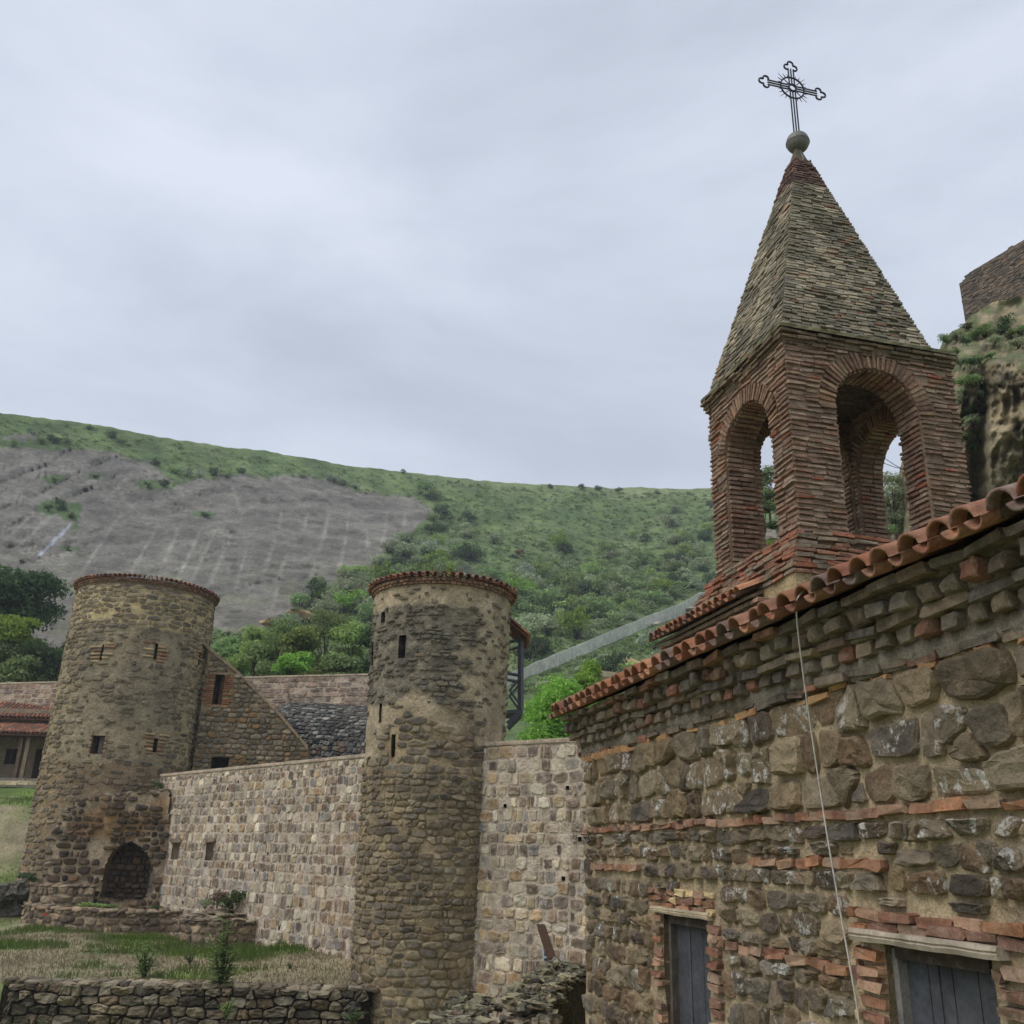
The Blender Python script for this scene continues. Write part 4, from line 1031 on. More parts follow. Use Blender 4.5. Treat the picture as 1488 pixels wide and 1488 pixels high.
# ================================================================== CURTAIN WALLS
C_CW = [rgb(130, 112, 98), rgb(156, 144, 124), rgb(110, 96, 85), rgb(184, 172, 150), rgb(172, 160, 140), rgb(134, 112, 84), rgb(122, 116, 110), rgb(92, 80, 72), rgb(154, 134, 104), rgb(136, 126, 112), rgb(112, 94, 78), rgb(160, 148, 126)]
C_CM = rgb(182, 167, 149)
def curtain(name, label, a, b, z0, z1, rw, rh, holes, rng, niche=(), thick=.8, mort=C_CM, cols=C_CW, limit=300, coping=True, putlog=14, hmax=.045, jit=.25, cat='wall', mat=M_CSTONE):
    a, b = np.array([*a, 0.]), np.array([*b, 0.]); U = (b - a) / np.linalg.norm(b - a); Lw = np.linalg.norm(b - a); N = np.array([U[1], -U[0], 0.]); 
    if N @ (-(a + b)) < 0: N = -N
    root = thing(name, (*((a + b) / 2)[:2], z0), label, cat); P = planeP(a, U, N)
    H = list(niche)
    PL = []
    for _ in range(putlog):
        u, v = rng.uniform(.3, Lw - .3), rng.uniform(z0 + 1.2, z1 - .5); PL.append((u - .05, u + .05, v - .05, v + .05))
    us = lines(0, Lw, .22, [q for w in H + PL for q in w[:2]]); vs = lines(z0, z1, .22, [q for w in H + PL for q in w[2:]])
    V, F, C = grid_body(P, us, vs, .3, lambda u, v: lerp(mort, tuple(.8 * q for q in mort), sst(-.3, .4, nz(u * .6, v * .6, 3.))), inr(H + PL), .03); make('wall', V, F, M_TMORT, root, C, True)
    m = MB(); c_ = (a + b) / 2 - N * (thick / 2 + .15); m.add(boxv((c_[0], c_[1], (z0 + z1) / 2 - .01), U * Lw / 2, N * (thick - .31) / 2, ZZ * ((z1 - z0) / 2 - .01)), BOXF, tuple(.6 * q for q in mort)); m.build('wall', M_TMORT, root)
    ps = []
    for p in cells(.02, Lw - .02, z0, z1 - .1, rh, rw, rng, jit, H + PL, wvar=.75):
        q = roundpoly(p, rng.uniform(.035, .085), rng, .1, .07, True)
        if q is None: continue
        if rng.random() < .07: continue
        V, F = stone_mesh(q, P, rng.uniform(.008, hmax), rng, 3, .3); c = vary(rng.choice(cols), .24, rng)
        ps.append((V, F, ecol((*c, 1. if rng.random() < .75 else rng.uniform(.4, .8)), V, 3, mort, .5)))
    for (u0, u1, v0, v1) in H:
        ps.append((*brick_at(P, (u0 + u1) / 2, v1 + .07, u1 - u0 + .25, .15, -.1, .1, rng, .015), vary(rgb(118, 102, 84), .1, rng)))
    lay(root, 'stone', 'stone_infill', ps, mat, limit, False)
    if coping:
        n = int(Lw / .35); V = []
        for i in range(n + 1):
            u = Lw * i / n
            for (d, z) in ((.035, z1 - .07), (.045, z1 + .02), (-.1, z1 + .055), (-thick, z1 + .05), (-thick - .03, z1 - .05)):
                V.append(P([u], [z + .02 * nz(u * 2, d * 3, 1.)], [d + .02 * nz(u * 3, z, 2.)])[0])
        F = [(5 * i + k, 5 * i + 5 + k, 5 * i + 6 + k, 5 * i + 1 + k) for i in range(n) for k in range(4)]
        make('coping', V, F, M_TMORT, root, (*rgb(158, 142, 122), 1), True)
    return root, P, (a, U, N)
def pl_uv(px, py, fr_):
    a, U, N = fr_; d = ray(px, py); p = d * ((a @ N) / (d @ N)); return (p - a) @ U, p[2]
rc = random.Random(31)
ca, cb = (-14.35, 41.05), (-3.3, 29.1)
_a, _b = np.array([*ca, 0.]), np.array([*cb, 0.]); _U = (_b - _a) / np.linalg.norm(_b - _a); _fr = (_a, _U, np.array([_U[1], -_U[0], 0.]))
nic = []
for (x0, y0, x1, y1) in ((248, 1224, 262, 1248), (297, 1224, 312, 1250)):
    u0, v0 = pl_uv(x0, y1, _fr); u1, v1 = pl_uv(x1, y0, _fr); nic.append((u0, u1, v0, v1))
curtain('curtain_wall', 'long pale coursed stone wall running between the two round towers', ca, cb, -4.2, 2.93, .25, .31, [], rc, nic, putlog=16)
curtain('curtain_wall', 'short pale stone wall between the middle round tower and the nearest building', (-.9, 26.45), (5.2, 22.4), -4.3, 2.93, .29, .3, [], rc, putlog=5, hmax=.05)
# ---- far parapet, dark vaulted building
pa, pb = at(-140, 990, 61)[:2], at(640, 996, 51)[:2]
_z = at(300, 993, 56.8)[2]
curtain('parapet_wall', 'distant pale parapet wall with a row of dark rounded stones below the scrub', pa, pb, 1.5, _z, .5, .27, [], rc, (), 1.0, rgb(176, 160, 140), [rgb(126, 104, 90), rgb(112, 96, 86), rgb(146, 124, 106)], 150, True, 0, .05, .2)
C_DK = [rgb(88, 86, 82), rgb(74, 72, 70), rgb(108, 106, 100), rgb(86, 78, 71), rgb(132, 130, 122), rgb(66, 64, 62)]
def vault():
    root = thing('stone_vault', at(460, 1110, 48.5) * 1.0, 'dark lichen covered stone vault behind the curtain wall', 'building')
    a, b = at(372, 1100, 51.5), at(560, 1100, 47.0); a[2] = b[2] = 0; U = (b - a) / np.linalg.norm(b - a); Lw = np.linalg.norm(b - a); N = np.array([U[1], -U[0], 0])
    N = N if N @ (-a) > 0 else -N
    zl, zr = at(385, 1004, 51)[2], at(535, 1022, 47.5)[2]
    def P(u, v, d):
        u, v, d = (np.asarray(q, float) for q in (u, v, d)); k = np.clip(v, 0, 1); top = zl + (zr - zl) * u / Lw
        z = -1 + (top + 1) * np.sin(k * np.pi / 2 * .98) ** .8; back = 3.6 * np.maximum(0, k - .35) ** 2 / .42
        return a + np.outer(u, U) + np.outer(z, ZZ) + np.outer(d - back, N)
    V, F, C = grid_body(P, lines(0, Lw, .25), lines(0, 1, .035), .3, lambda u, v: lerp(rgb(84, 82, 78), rgb(64, 62, 60), sst(-.3, .3, nz(u, v * 7, 2.))), None, .08); make('wall', V, F, M_TMORT, root, C, True)
    m = MB(); m.add(boxv(a + U * Lw / 2 - N * 2.6 + ZZ * .6, U * Lw / 2, N * 2, ZZ * 1.9), BOXF, (.08, .08, .075)); m.build('core', M_TMORT, root)
    ps = []
    for p in cells(0, Lw, .35, 1.0, .03, .26, rc, .6, wvar=.7):
        q = p = np.array(p)
        if len(p) < 3: continue
        qq = roundpoly([(x, y * 7) for x, y in p], rc.uniform(.02, .05), rc, .16, .08, True)
        if qq is None: continue
        qq[:, 1] /= 7
        c = vary(rc.choice(C_DK), .2, rc)
        if qq[:, 1].mean() < .5 and rc.random() < .3: c = vary(rgb(110, 92, 76), .15, rc)
        ps.append((*stone_mesh(qq, P, rc.uniform(.03, .13), rc, 3, .5), c))
    lay(root, 'stone', 'stone_infill', ps, M_DARKST, 200)
vault()
# ---- gabled stair wall against the left tower
def stair():
    a, b = at(282, 1100, 44.2), at(448, 1100, 44.6); a[2] = b[2] = 0; U = (b - a) / np.linalg.norm(b - a); N = np.array([U[1], -U[0], 0]); N = N if N @ (-a) > 0 else -N
    f = (a, U, N); Lw = np.linalg.norm(b - a); P = planeP(a, U, N)
    root = thing('stair_wall', (*((a + b) / 2)[:2], -2.5), 'triangular rubble wall sloping down from the left tower with a doorway high up', 'wall')
    top = [pl_uv(x, y, f) for x, y in ((292, 928), (303, 940), (345, 975), (400, 1030), (447, 1085))]
    tz = lambda u: interp(u, [t[0] for t in top], [t[1] for t in top])
    dr = [pl_uv(308, 1023, f), pl_uv(327, 981, f)]; wi = [pl_uv(305, 1121, f), pl_uv(333, 1101, f)]
    H = [(dr[0][0], dr[1][0], dr[0][1], dr[1][1]), (wi[0][0], wi[1][0], wi[0][1], wi[1][1])]
    us = lines(0, Lw, .14, [q for w in H for q in w[:2]]); vs = lines(-2.5, top[0][1], .14, [q for w in H for q in w[2:]])
    hk = inr(H); V, F, C = grid_body(P, us, vs, .6, lambda u, v: lerp(rgb(134, 114, 84), rgb(112, 98, 74), sst(-.3, .3, nz(u * .7, v * .7, 2.))), lambda u, v: hk(u, v) and v < tz(u) - .06, .04); make('wall', V, F, M_TMORT, root, C, True)
    for w, k in zip(H, (None, None)): put_window(root, P, w, k, rc)
    m = MB(); u0, u1, v0, v1 = H[0]; m.add(*brick_at(P, u0 + (u1 - u0) * .7, (v0 + v1) / 2, (u1 - u0) * .55, (v1 - v0) * .97, -.42, -.36, rc, .004), rgb(92, 66, 48)); m.build('door', M_WOOD, root)
    m = MB(); m.add(*brick_at(P, (u0 + u1) / 2, v1 + .05, u1 - u0 + .5, .1, -.1, .06, rc, .01), rgb(120, 104, 84)); m.build('lintel', M_WOOD, root)
    ps = []
    hh = [(H[0][0] - .45, H[0][1] + .4, H[0][2] - .05, H[0][3] + .12), H[1]]
    for p in cells(.02, Lw, -2.5, top[0][1], .24, .33, rc, .45, hh, lambda u, v: v < tz(u) - .16, .6):
        q = roundpoly(p, rc.uniform(.03, .06), rc, .24, .05)
        if q is None: continue
        ps.append((*stone_mesh(q, P, rc.uniform(.03, .08), rc, 3, .2), vary(rc.choice(C_TS + [rgb(138, 108, 76)]), .18, rc)))
    ps += jamb_bricks(P, H[0], [rgb(150, 96, 70), rgb(136, 88, 66), rgb(146, 112, 84)], rc, ww=.5, pitch=.1)
    lay(root, 'stone', 'stone_infill', ps, M_TSTONE, 200)
    V = []
    for i in range(25):
        u = top[0][0] + (top[-1][0] - top[0][0]) * i / 24; z = tz(u)
        for (d, dz) in ((.07, -.12), (.08, .02), (-.3, .05), (-.62, .0)): V.append(P([u], [z + dz + .03 * nz(u * 3, d * 4)], [d])[0])
    F = [(4 * i + k, 4 * i + 4 + k, 4 * i + 5 + k, 4 * i + 1 + k) for i in range(24) for k in range(3)]; make('coping', V, F, M_TMORT, root, (*rgb(136, 118, 94), 1), True)
stair()

# ---- monastery house at the far left
def house():
    root = thing('monastery_house', at(30, 1132, 55.5), 'low house at far left with two orange tiled roofs and a dark timber porch', 'house')
    Y = 55.
    X0, X1 = at(-160, 1100, Y)[0], at(100, 1100, Y)[0]; z_ = lambda y, YY: at(30, y, YY)[2]
    zf = z_(1131, Y)
    def bx(name, x0, x1, y0, y1, z0, z1, mat, c, par=root): m = MB(); m.add(boxv(((x0 + x1) / 2, (y0 + y1) / 2, (z0 + z1) / 2), (abs(x1 - x0) / 2, 0, 0), (0, (y1 - y0) / 2, 0), (0, 0, (z1 - z0) / 2)), BOXF, c); return m.build(name, mat, par)
    bx('wall', X0, X1, Y + 1.9, Y + 3.6, zf - .5, z_(1030, Y + 1.9), M_TMORT, rgb(132, 118, 98))
    bx('floor', X0, X1, Y - .2, Y + 1.9, zf - .5, zf, M_TMORT, rgb(120, 112, 104))
    n = int((X1 - X0) / .24)
    for (ye, ze, yb, zb_) in ((Y - .35, z_(1066, Y - .35), Y + 1.88, z_(1052, Y + 1.88)), (Y + 1.5, z_(1043, Y + 1.5), Y + 3.4, z_(1024, Y + 3.4))):
        mb = MB(); dn = np.array([0, ye - yb, ze - zb_]); Ln = np.linalg.norm(dn); dn = dn / Ln; yy = np.array([1., 0, 0]); nr = np.cross(yy, dn); nr = nr if nr[2] > 0 else -nr; yy = np.cross(nr, dn)
        e = np.array([0, ye, ze]); rows = int(Ln / .36) + 1
        vis_n = 0
        for r in range(rows):
            for i in range(n):
                for k in (0, 1):
                    x = X0 + (i + .5 * k) * .24; o = np.array([x, 0, 0]) + e + nr * (.05 - .03 * k) - dn * (.46 + r * .36)
                    s = (k == 0 and r == 0 and x > -27.5); put_tile(rc.choice(cha if k else cov), frame_m(o, dn, yy, nr), root, s, mb)
        mb.build('roof_tiling', M_TILE, root, True, 'stuff')
        V = [(X0, ye, ze - .03), (X1, ye, ze - .03), (X1, yb, zb_ - .03), (X0, yb, zb_ - .03)]; V = np.array(V + [np.array(v) - [0, 0, .08] for v in V])
        make('roof', V, [(0, 1, 2, 3), (7, 6, 5, 4), (0, 4, 5, 1), (1, 5, 6, 2), (2, 6, 7, 3), (3, 7, 4, 0)], M_WOOD, root, (*rgb(70, 52, 42), 1))
    for px in (-60, 37, 27, 100):
        x = at(px, 1100, Y)[0]; bx('post', x - .1, x + .1, Y - .05, Y + .15, zf, z_(1069, Y), M_WOOD, rgb(92, 76, 62) if px != 37 else rgb(120, 104, 88))
    bx('beam', X0, X1, Y - .12, Y + .1, z_(1072, Y), z_(1067, Y), M_WOOD, rgb(62, 46, 38))
    for px in (-8, 54):
        x = at(px, 1100, Y)[0]; w = bx('window', x - .35, x + .35, Y + 1.84, Y + 1.91, zf + .9, zf + 1.75, M_DARK, (.02, .02, .02)); bx('frame', x - .03, x + .03, Y + 1.82, Y + 1.84, zf + .9, zf + 1.75, M_WOOD, rgb(80, 66, 54), w)
    bx('door', at(36, 1100, Y)[0] - .3, at(36, 1100, Y)[0] + .3, Y + 1.82, Y + 1.9, zf, zf + 1.8, M_WOOD, rgb(52, 40, 34))
    k = thing('garden_kerb', at(30, 1139, 52), 'pale stone edging strip across the lawn before the porch', 'kerb')
    for i in range(16):
        x = at(-120, 1138, 52)[0] + i * .62
        m = MB(); p = at(30, 1138, 52); m.add(*jbox((x, 52., p[2] + rc.uniform(-.02, .02)), (0, .15, 0), (.3, 0, 0), (0, 0, .11), .015, rc), vary(rgb(178, 164, 134), .1, rc)); m.build('kerb_stone', M_CSTONE, k)
house()

# ================================================================== RUIN, PLANTERS, DRY STONE WALLS
rr_ = random.Random(44)
def polyP(pts, n=8):
    P3 = spline([np.array([*p[:2], 0.]) for p in pts], n); P3 = np.array(P3)
    L = np.concatenate([[0], np.cumsum(np.linalg.norm(np.diff(P3, axis=0), axis=1))]); T = np.gradient(P3, axis=0); T /= np.linalg.norm(T, axis=1)[:, None] + 1e-9
    N = np.stack([T[:, 1], -T[:, 0], 0 * T[:, 0]], 1)
    if N.mean(0) @ (-P3.mean(0)) < 0: N = -N
    def P(u, v, d):
        u, v, d = (np.asarray(q, float) for q in (u, v, d)); g = lambda A: np.stack([np.interp(u, L, A[:, k]) for k in range(3)], -1)
        return g(P3) + g(N) * d[:, None] + np.outer(v, ZZ)
    return P, L[-1]
def ruin():
    a, b = at(40, 1300, 38.9), at(250, 1300, 40.0); a[2] = b[2] = 0; U = (b - a) / np.linalg.norm(b - a); N = np.array([U[1], -U[0], 0]); N = N if N @ (-a) > 0 else -N; f = (a, U, N); P = planeP(a, U, N)
    root = thing('ruined_wall', (*((a + b) / 2)[:2], -3), 'broken stepped stone ruin with a dark arched niche at the foot of the left tower', 'ruin')
    out_ = [pl_uv(*p, f) for p in ((246, 1146), (215, 1150), (180, 1153), (122, 1158), (108, 1166), (102, 1180), (92, 1186), (86, 1200), (78, 1210), (70, 1225), (76, 1245), (72, 1262), (62, 1278), (56, 1300), (56, 1345), (246, 1350))]
    nich = [pl_uv(*p, f) for p in ((146, 1304), (148, 1280), (151, 1263), (157, 1247), (167, 1233), (178, 1226), (191, 1222), (203, 1229), (214, 1240), (222, 1256), (225, 1278), (221, 1298), (205, 1308), (170, 1310))]
    us = [p[0] for p in out_]; vs = [p[1] for p in out_]
    ins = lambda u, v: pip(u + .1 * nz(u * 3, v * 3, 1.), v + .1 * nz(u * 3, v * 3, 5.), out_) and not pip(u, v, nich)
    V, F, C = grid_body(P, lines(min(us), max(us), .055), lines(min(vs), max(vs), .055), 1.3, lambda u, v: lerp(rgb(164, 146, 122), rgb(140, 112, 80), sst(.05, .4, nz(u * .6, v * .6, 2.))), ins, .08); make('wall', V, F, M_TMORT, root, C, True)
    m = MB(); c_ = (a + b) / 2 - N * 1.2; m.add(boxv((c_[0], c_[1], pl_uv(180, 1260, f)[1]), U * 1.9, N * .12, ZZ * 1.5), BOXF, rgb(84, 70, 54)); m.build('back_wall', M_TMORT, root)
    ps = []
    for p in cells(min(us), max(us), min(vs), max(vs), .27, .37, rr_, .35, (), lambda u, v: ins(u, v) and ins(u + .1, v) and ins(u - .1, v) and ins(u, v - .08), .55):
        q = roundpoly(p, rr_.uniform(.05, .1), rr_, .26, .05)
        if q is None: continue
        cu, cv = q.mean(0)
        patch = nz(cu * .7 + 3, cv * .9, 4.) > .22
        if patch and rr_.random() < .6: continue
        ps.append((*stone_mesh(q, P, rr_.uniform(.06, .14), rr_, 3, .25), vary(rr_.choice([rgb(80, 67, 55), rgb(92, 77, 62), rgb(70, 61, 53), rgb(106, 86, 66)]), .18, rr_)))
    nu = [q[0] for q in nich]; nvv = [q[1] for q in nich]; PB = planeP(a - N * 1.07, U, N)
    for p in cells(min(nu) - .2, max(nu) + .2, min(nvv) - .1, max(nvv) + .1, .2, .28, rr_, .5, (), None, .6):
        q = roundpoly(p, rr_.uniform(.03, .06), rr_, .2, .06)
        if q is not None: ps.append((*stone_mesh(q, PB, rr_.uniform(.05, .16), rr_, 3, .4), vary(rr_.choice([rgb(96, 80, 64), rgb(110, 92, 72), rgb(82, 70, 58)]), .18, rr_)))
    n = 0
    for (p0, p1) in zip(out_[:14], out_[1:14]):                      # loose stones on the broken top edge
        k = max(1, int(np.hypot(p1[0] - p0[0], p1[1] - p0[1]) / .36))
        for i in range(k):
            t = (i + .5) / k; u, v = p0[0] + (p1[0] - p0[0]) * t, p0[1] + (p1[1] - p0[1]) * t
            for dep in (-.12, -.6):
                V, F = rock(P([u], [v - .05], [dep])[0], (rr_.uniform(.14, .24), rr_.uniform(.14, .24), rr_.uniform(.07, .12)), rr_); ps.append((V, F, vary(rr_.choice([rgb(104, 92, 76), rgb(128, 116, 98), rgb(90, 80, 68)]), .18, rr_)))
    lay(root, 'stone', 'stone_infill', ps, M_TSTONE, 250)
ruin()
def lowwall(name, label, pts, z0, z1, rw, rh, mort, cols, thick=.5, gap=(.04, .08), hh=(.04, .09), limit=200, dry=False, top=True, cat='wall', mat=M_TSTONE, zf=None):
    P0, Lw = polyP(pts); zf = zf or (lambda u: 0.); c = P0([Lw / 2], [z0], [0.])[0]
    P = lambda u, v, d: P0(u, np.asarray(v, float) + np.array([zf(q) for q in np.atleast_1d(u)]), d)
    root = thing(name, c, label, cat); ps = []
    V, F, C = grid_body(P, lines(0, Lw, .2), lines(z0, z1 - (.05 if dry else 0), .2), thick, lambda u, v: lerp(mort, tuple(.78 * q for q in mort), sst(-.3, .3, nz(u, v, 2.))), None, .04); make('core' if dry else 'wall', V, F, M_TMORT, root, C, True)
    for p in cells(0, Lw, z0, z1, rh, rw, rr_, .6, wvar=.75):
        q = roundpoly(p, rr_.uniform(*gap), rr_, .12 if dry else .2, .09, True)
        if q is None: continue
        ps.append((*stone_mesh(q, P, rr_.uniform(*hh), rr_, 3, .35), vary(rr_.choice(cols), .2, rr_)))
    if top:
        u = 0.
        while u < Lw:
            w = rr_.uniform(.2, .42)
            for dep in ([-.08, -.38] if thick > .4 else [-.1]):
                t = P([u + w / 2], [0], [dep])[0] - P([u], [0], [dep])[0]
                ps.append((*rock(P([u + w / 2], [z1 + rr_.uniform(-.02, .03)], [dep])[0], (w * .55, rr_.uniform(.14, .22), rr_.uniform(.05, .09)), rr_, .22, math.atan2(t[1], t[0])), vary(rr_.choice(cols + [rgb(142, 130, 110)]), .18, rr_)))
            u += w
    lay(root, 'stone', 'stone_infill', ps, mat, limit, not dry)
    return P, Lw
C_PL = [rgb(112, 96, 78), rgb(98, 84, 70), rgb(130, 112, 90), rgb(88, 76, 66), rgb(146, 128, 106)]
zt = at(150, 1324, 36.4)[2]
lowwall('planter_wall', 'low curved stone planter wall in front of the ruined niche', [at(38, 1300, 39.3)[:2], at(52, 1320, 37.9)[:2], at(80, 1322, 36.9)[:2], at(120, 1322, 36.4)[:2], at(190, 1322, 36.3)[:2], at(262, 1322, 36.8)[:2]], -3.4, zt, .38, .26, rgb(148, 130, 108), C_PL, .45, limit=140)
lowwall('planter_wall', 'small block of stone wall at the left end of the curved planter', [at(44, 1290, 39.0)[:2], at(75, 1290, 38.4)[:2], at(138, 1290, 38.8)[:2]], -3.2, at(90, 1288, 38.6)[2], .4, .28, rgb(158, 142, 120), C_PL, .5, limit=60)
# round planter
def round_planter():
    c = at(334, 1350, 35.6); R0 = 1.72; zt = at(334, 1338, 34.2)[2]; zb = -3.3
    pts = [(c[0] + R0 * (1.06 if True else 1) * math.sin(a), c[1] - R0 * math.cos(a)) for a in np.linspace(-1.9, 1.9, 12)]
    lowwall('round_planter', 'round stone planter heaped with flat rubble beside the long pale wall', pts, zb, zt, .36, .25, rgb(158, 140, 116), C_PL, .5, limit=90, top=False, cat='planter')
    root = [o for o in COL.objects if o.name.startswith('round_planter')][0]; ps = []
    V, F = lathe((c[0], c[1], zt - .25), [(R0 - .1, 0), (R0 * .7, .3), (.3, .42), (.01, .43)], 20); make('soil', V, F, M_TMORT, root, (*rgb(112, 96, 76), 1), True)
    for i in range(95):
        a = rr_.uniform(0, 6.28); r = R0 * math.sqrt(rr_.random()) * 1.0; z = zt - .02 + .26 * (1 - (r / R0) ** 2)
        ps.append((*rock((c[0] + r * math.sin(a), c[1] - r * math.cos(a), z), (rr_.uniform(.14, .3), rr_.uniform(.1, .2), rr_.uniform(.03, .06)), rr_, .3), vary(rr_.choice([rgb(146, 134, 114), rgb(128, 114, 96), rgb(110, 100, 86)]), .16, rr_)))
    lay(root, 'slab', 'slab_infill', ps, M_TSTONE, 95); return c, zt
RPC, RPZ = round_planter()
C_DR = [rgb(106, 96, 79), rgb(92, 83, 69), rgb(120, 109, 89), rgb(82, 75, 65), rgb(108, 92, 73), rgb(132, 121, 103)]
lowwall('dry_stone_wall', 'low dry stone retaining wall along the front edge of the grass terrace', DRYW[1:], -4.25, -3.1, .33, .21, rgb(46, 40, 32), C_DR, .5, (.012, .04), (.06, .2), 220, True, zf=lambda u: .0)
# boulder heap at far left
bh = thing('boulder_heap', at(8, 1345, 38.6), 'heap of dark boulders at the left picture edge beside the poppy', 'boulders')
for i in range(22):
    x, y = rr_.uniform(-30, 34), rr_.uniform(1290, 1342); V, F = rock(at(x, y, 39.6 + (1300 - y) * -.02), (rr_.uniform(.25, .5), .3, rr_.uniform(.2, .34)), rr_, .5); make('boulder', V, F, M_DARKST, bh, (*vary(rgb(82, 76, 66), .2, rr_), 1), False)

# ---- broken walls in the foreground
def fore(label, tops, z0, dark_face, rng, n):
    """tops: plan corners (px,py,Y) of the broken top, going round"""
    T = [at(*t) for t in tops]; c = sum(T) / len(T); root = thing('broken_wall', (c[0], c[1], z0), label, 'wall')
    V = [t - ZZ * .06 for t in T] + [np.array([*(t + (t - c) * .06)[:2], z0]) for t in T]; k = len(T)
    F = [tuple(range(k))] + [(i, k + i, k + (i + 1) % k, (i + 1) % k) for i in range(k)]
    make('core', V, F, M_TMORT, root, (*rgb(70, 62, 50), 1))
    ps = []; xs = [t[:2] for t in T]; lo = np.min(xs, 0); hi = np.max(xs, 0)
    A = np.c_[[t[0] for t in T], [t[1] for t in T], np.ones(k)]; co = np.linalg.lstsq(A, np.array([t[2] for t in T]), rcond=None)[0]
    tries = 0
    while len(ps) < n and tries < 4000:
        tries += 1; x, y = rng.uniform(lo[0], hi[0]), rng.uniform(lo[1], hi[1])
        if not pip(x, y, [tuple(q) for q in xs]): continue
        z = co @ [x, y, 1] + rng.uniform(-.06, .05) + .07 * nz(x * 3, y * 3, 4.)
        ps.append((*rock((x, y, z), (rng.uniform(.05, .15), rng.uniform(.05, .11), rng.uniform(.02, .06)), rng, .5), vary(rng.choice([rgb(104, 100, 80), rgb(88, 84, 69), rgb(124, 118, 92), rgb(74, 69, 59), rgb(98, 84, 66), rgb(140, 132, 104)]), .2, rng)))
    for i in range(k):                                              # courses on the sides
        a, b = T[i], T[(i + 1) % k]; L_ = np.linalg.norm((b - a)[:2])
        if dark_face is not None and i in dark_face: continue
        for j in range(int(L_ / .27) + 1):
            for zz in np.arange(.15, 1.3, .2):
                t = (j + rng.random()) / (L_ / .27 + 1); p = a + (b - a) * t; ps.append((*rock(p - ZZ * zz, (rng.uniform(.1, .19), rng.uniform(.08, .16), rng.uniform(.05, .11)), rng, .4), vary(rng.choice(C_DR), .2, rng)))
    lay(root, 'stone', 'stone_infill', ps, M_DARKST, 200, False)
fore('broken dark stone wall with mossy top between the middle tower and the near building', [(738, 1447, 13.6), (772, 1418, 14.8), (801, 1401, 16.2), (846, 1412, 16.0), (853, 1420, 15.2), (812, 1425, 14.2), (800, 1455, 13.2), (760, 1475, 12.6)], -3.9, (4, 5), rr_, 240)
fore('lower broken stone wall with pale lichened top at the bottom centre of the yard', [(560, 1520, 11.6), (640, 1478, 12.6), (664, 1446, 13.8), (700, 1446, 13.8), (711, 1464, 13.2), (690, 1500, 12.2), (640, 1540, 11.2)], -3.9, (3, 4), rr_, 240)
# ---- leaning beam and small sign
bm = MB(); a, b = at(786, 1343, 19.5), at(803, 1397, 19.0); bm.add(*jbox((a + b) / 2, np.array([0, .06, 0]), np.array([.085, 0, 0]), (a - b) / 2, .006, rr_), (.11, .06, .035))
lp = thing('leaning_plank', b, 'rusty brown timber plank leaning above the broken foreground wall', 'plank'); bm.build('plank', M_RUST, lp)
bm = MB(); p = at(803, 1396, 19.02); bm.add(boxv(p, (.07, 0, 0), (0, .05, 0), (0, 0, .05)), BOXF, (.1, .05, .03)); bm.build('foot_block', M_RUST, lp)
sg = MB(); p = at(795, 1389, 19.3); sg.add(boxv(p, (.085, 0, .0), (0, .012, 0), (-.02, 0, .13)), BOXF, (.6, .65, .75)); so = thing('paper_sign', p - ZZ * .4, 'small white and blue sheet standing behind the broken wall by the plank', 'sign'); sg.build('sheet', M_SIGN, so)
for i, (dx, dz, w, h) in enumerate(((-.02, .04, .03, .04), (.03, -.02, .02, .06), (-.03, -.06, .035, .02))):
    mk = MB(); mk.add(boxv(p + np.array([dx - .15 * dz, -.0145, dz]), (w, 0, 0), (0, .002, 0), (0, 0, h)), BOXF, (.08, .1, .16)); mk.build('printed_mark', plain('blue_print', (.07, .09, .15)), so)
mk = MB(); mk.add(*tube([p - ZZ * .1, p - ZZ * .95], .02, 5), (.3, .25, .2)); mk.build('stake', M_WOOD, so)

# ================================================================== CLIFF at the right
rk = random.Random(8)
CLX = [1285, 1318, 1345, 1372, 1392, 1408, 1440, 1500, 1620, 1900]
CLY = [770, 640, 560, 492, 478, 462, 440, 425, 410, 400]
def cliff_r(px, py):
    e = 1 - sst(1285, 1420, px); r = 37 + 16 * e * e
    cr = nz(px / 60., py / 110., 2.) * 3.4 + nz(px / 26., py / 60., 12.) * 1.3
    k = 1.; a = .55
    for o in range(5): cr -= a * (abs(nz(px / 42. * k, (py + .35 * px) / 30. * k, 7. + o)) * 2 - .45); k *= 2.05; a *= .56
    led = sst(505, 530, py) * (1 - sst(690, 760, py))               # the bulging overhang
    if px > 1425: r -= 3.0 * led * sst(1425, 1442, px) 
    r += 1.4 * abs(nz(px / 15., py / 30., 11.)) * (py > 560)
    up = sst(560, 430, py); r += 5 * up
    return r + cr * (.5 if py < 500 else 1)
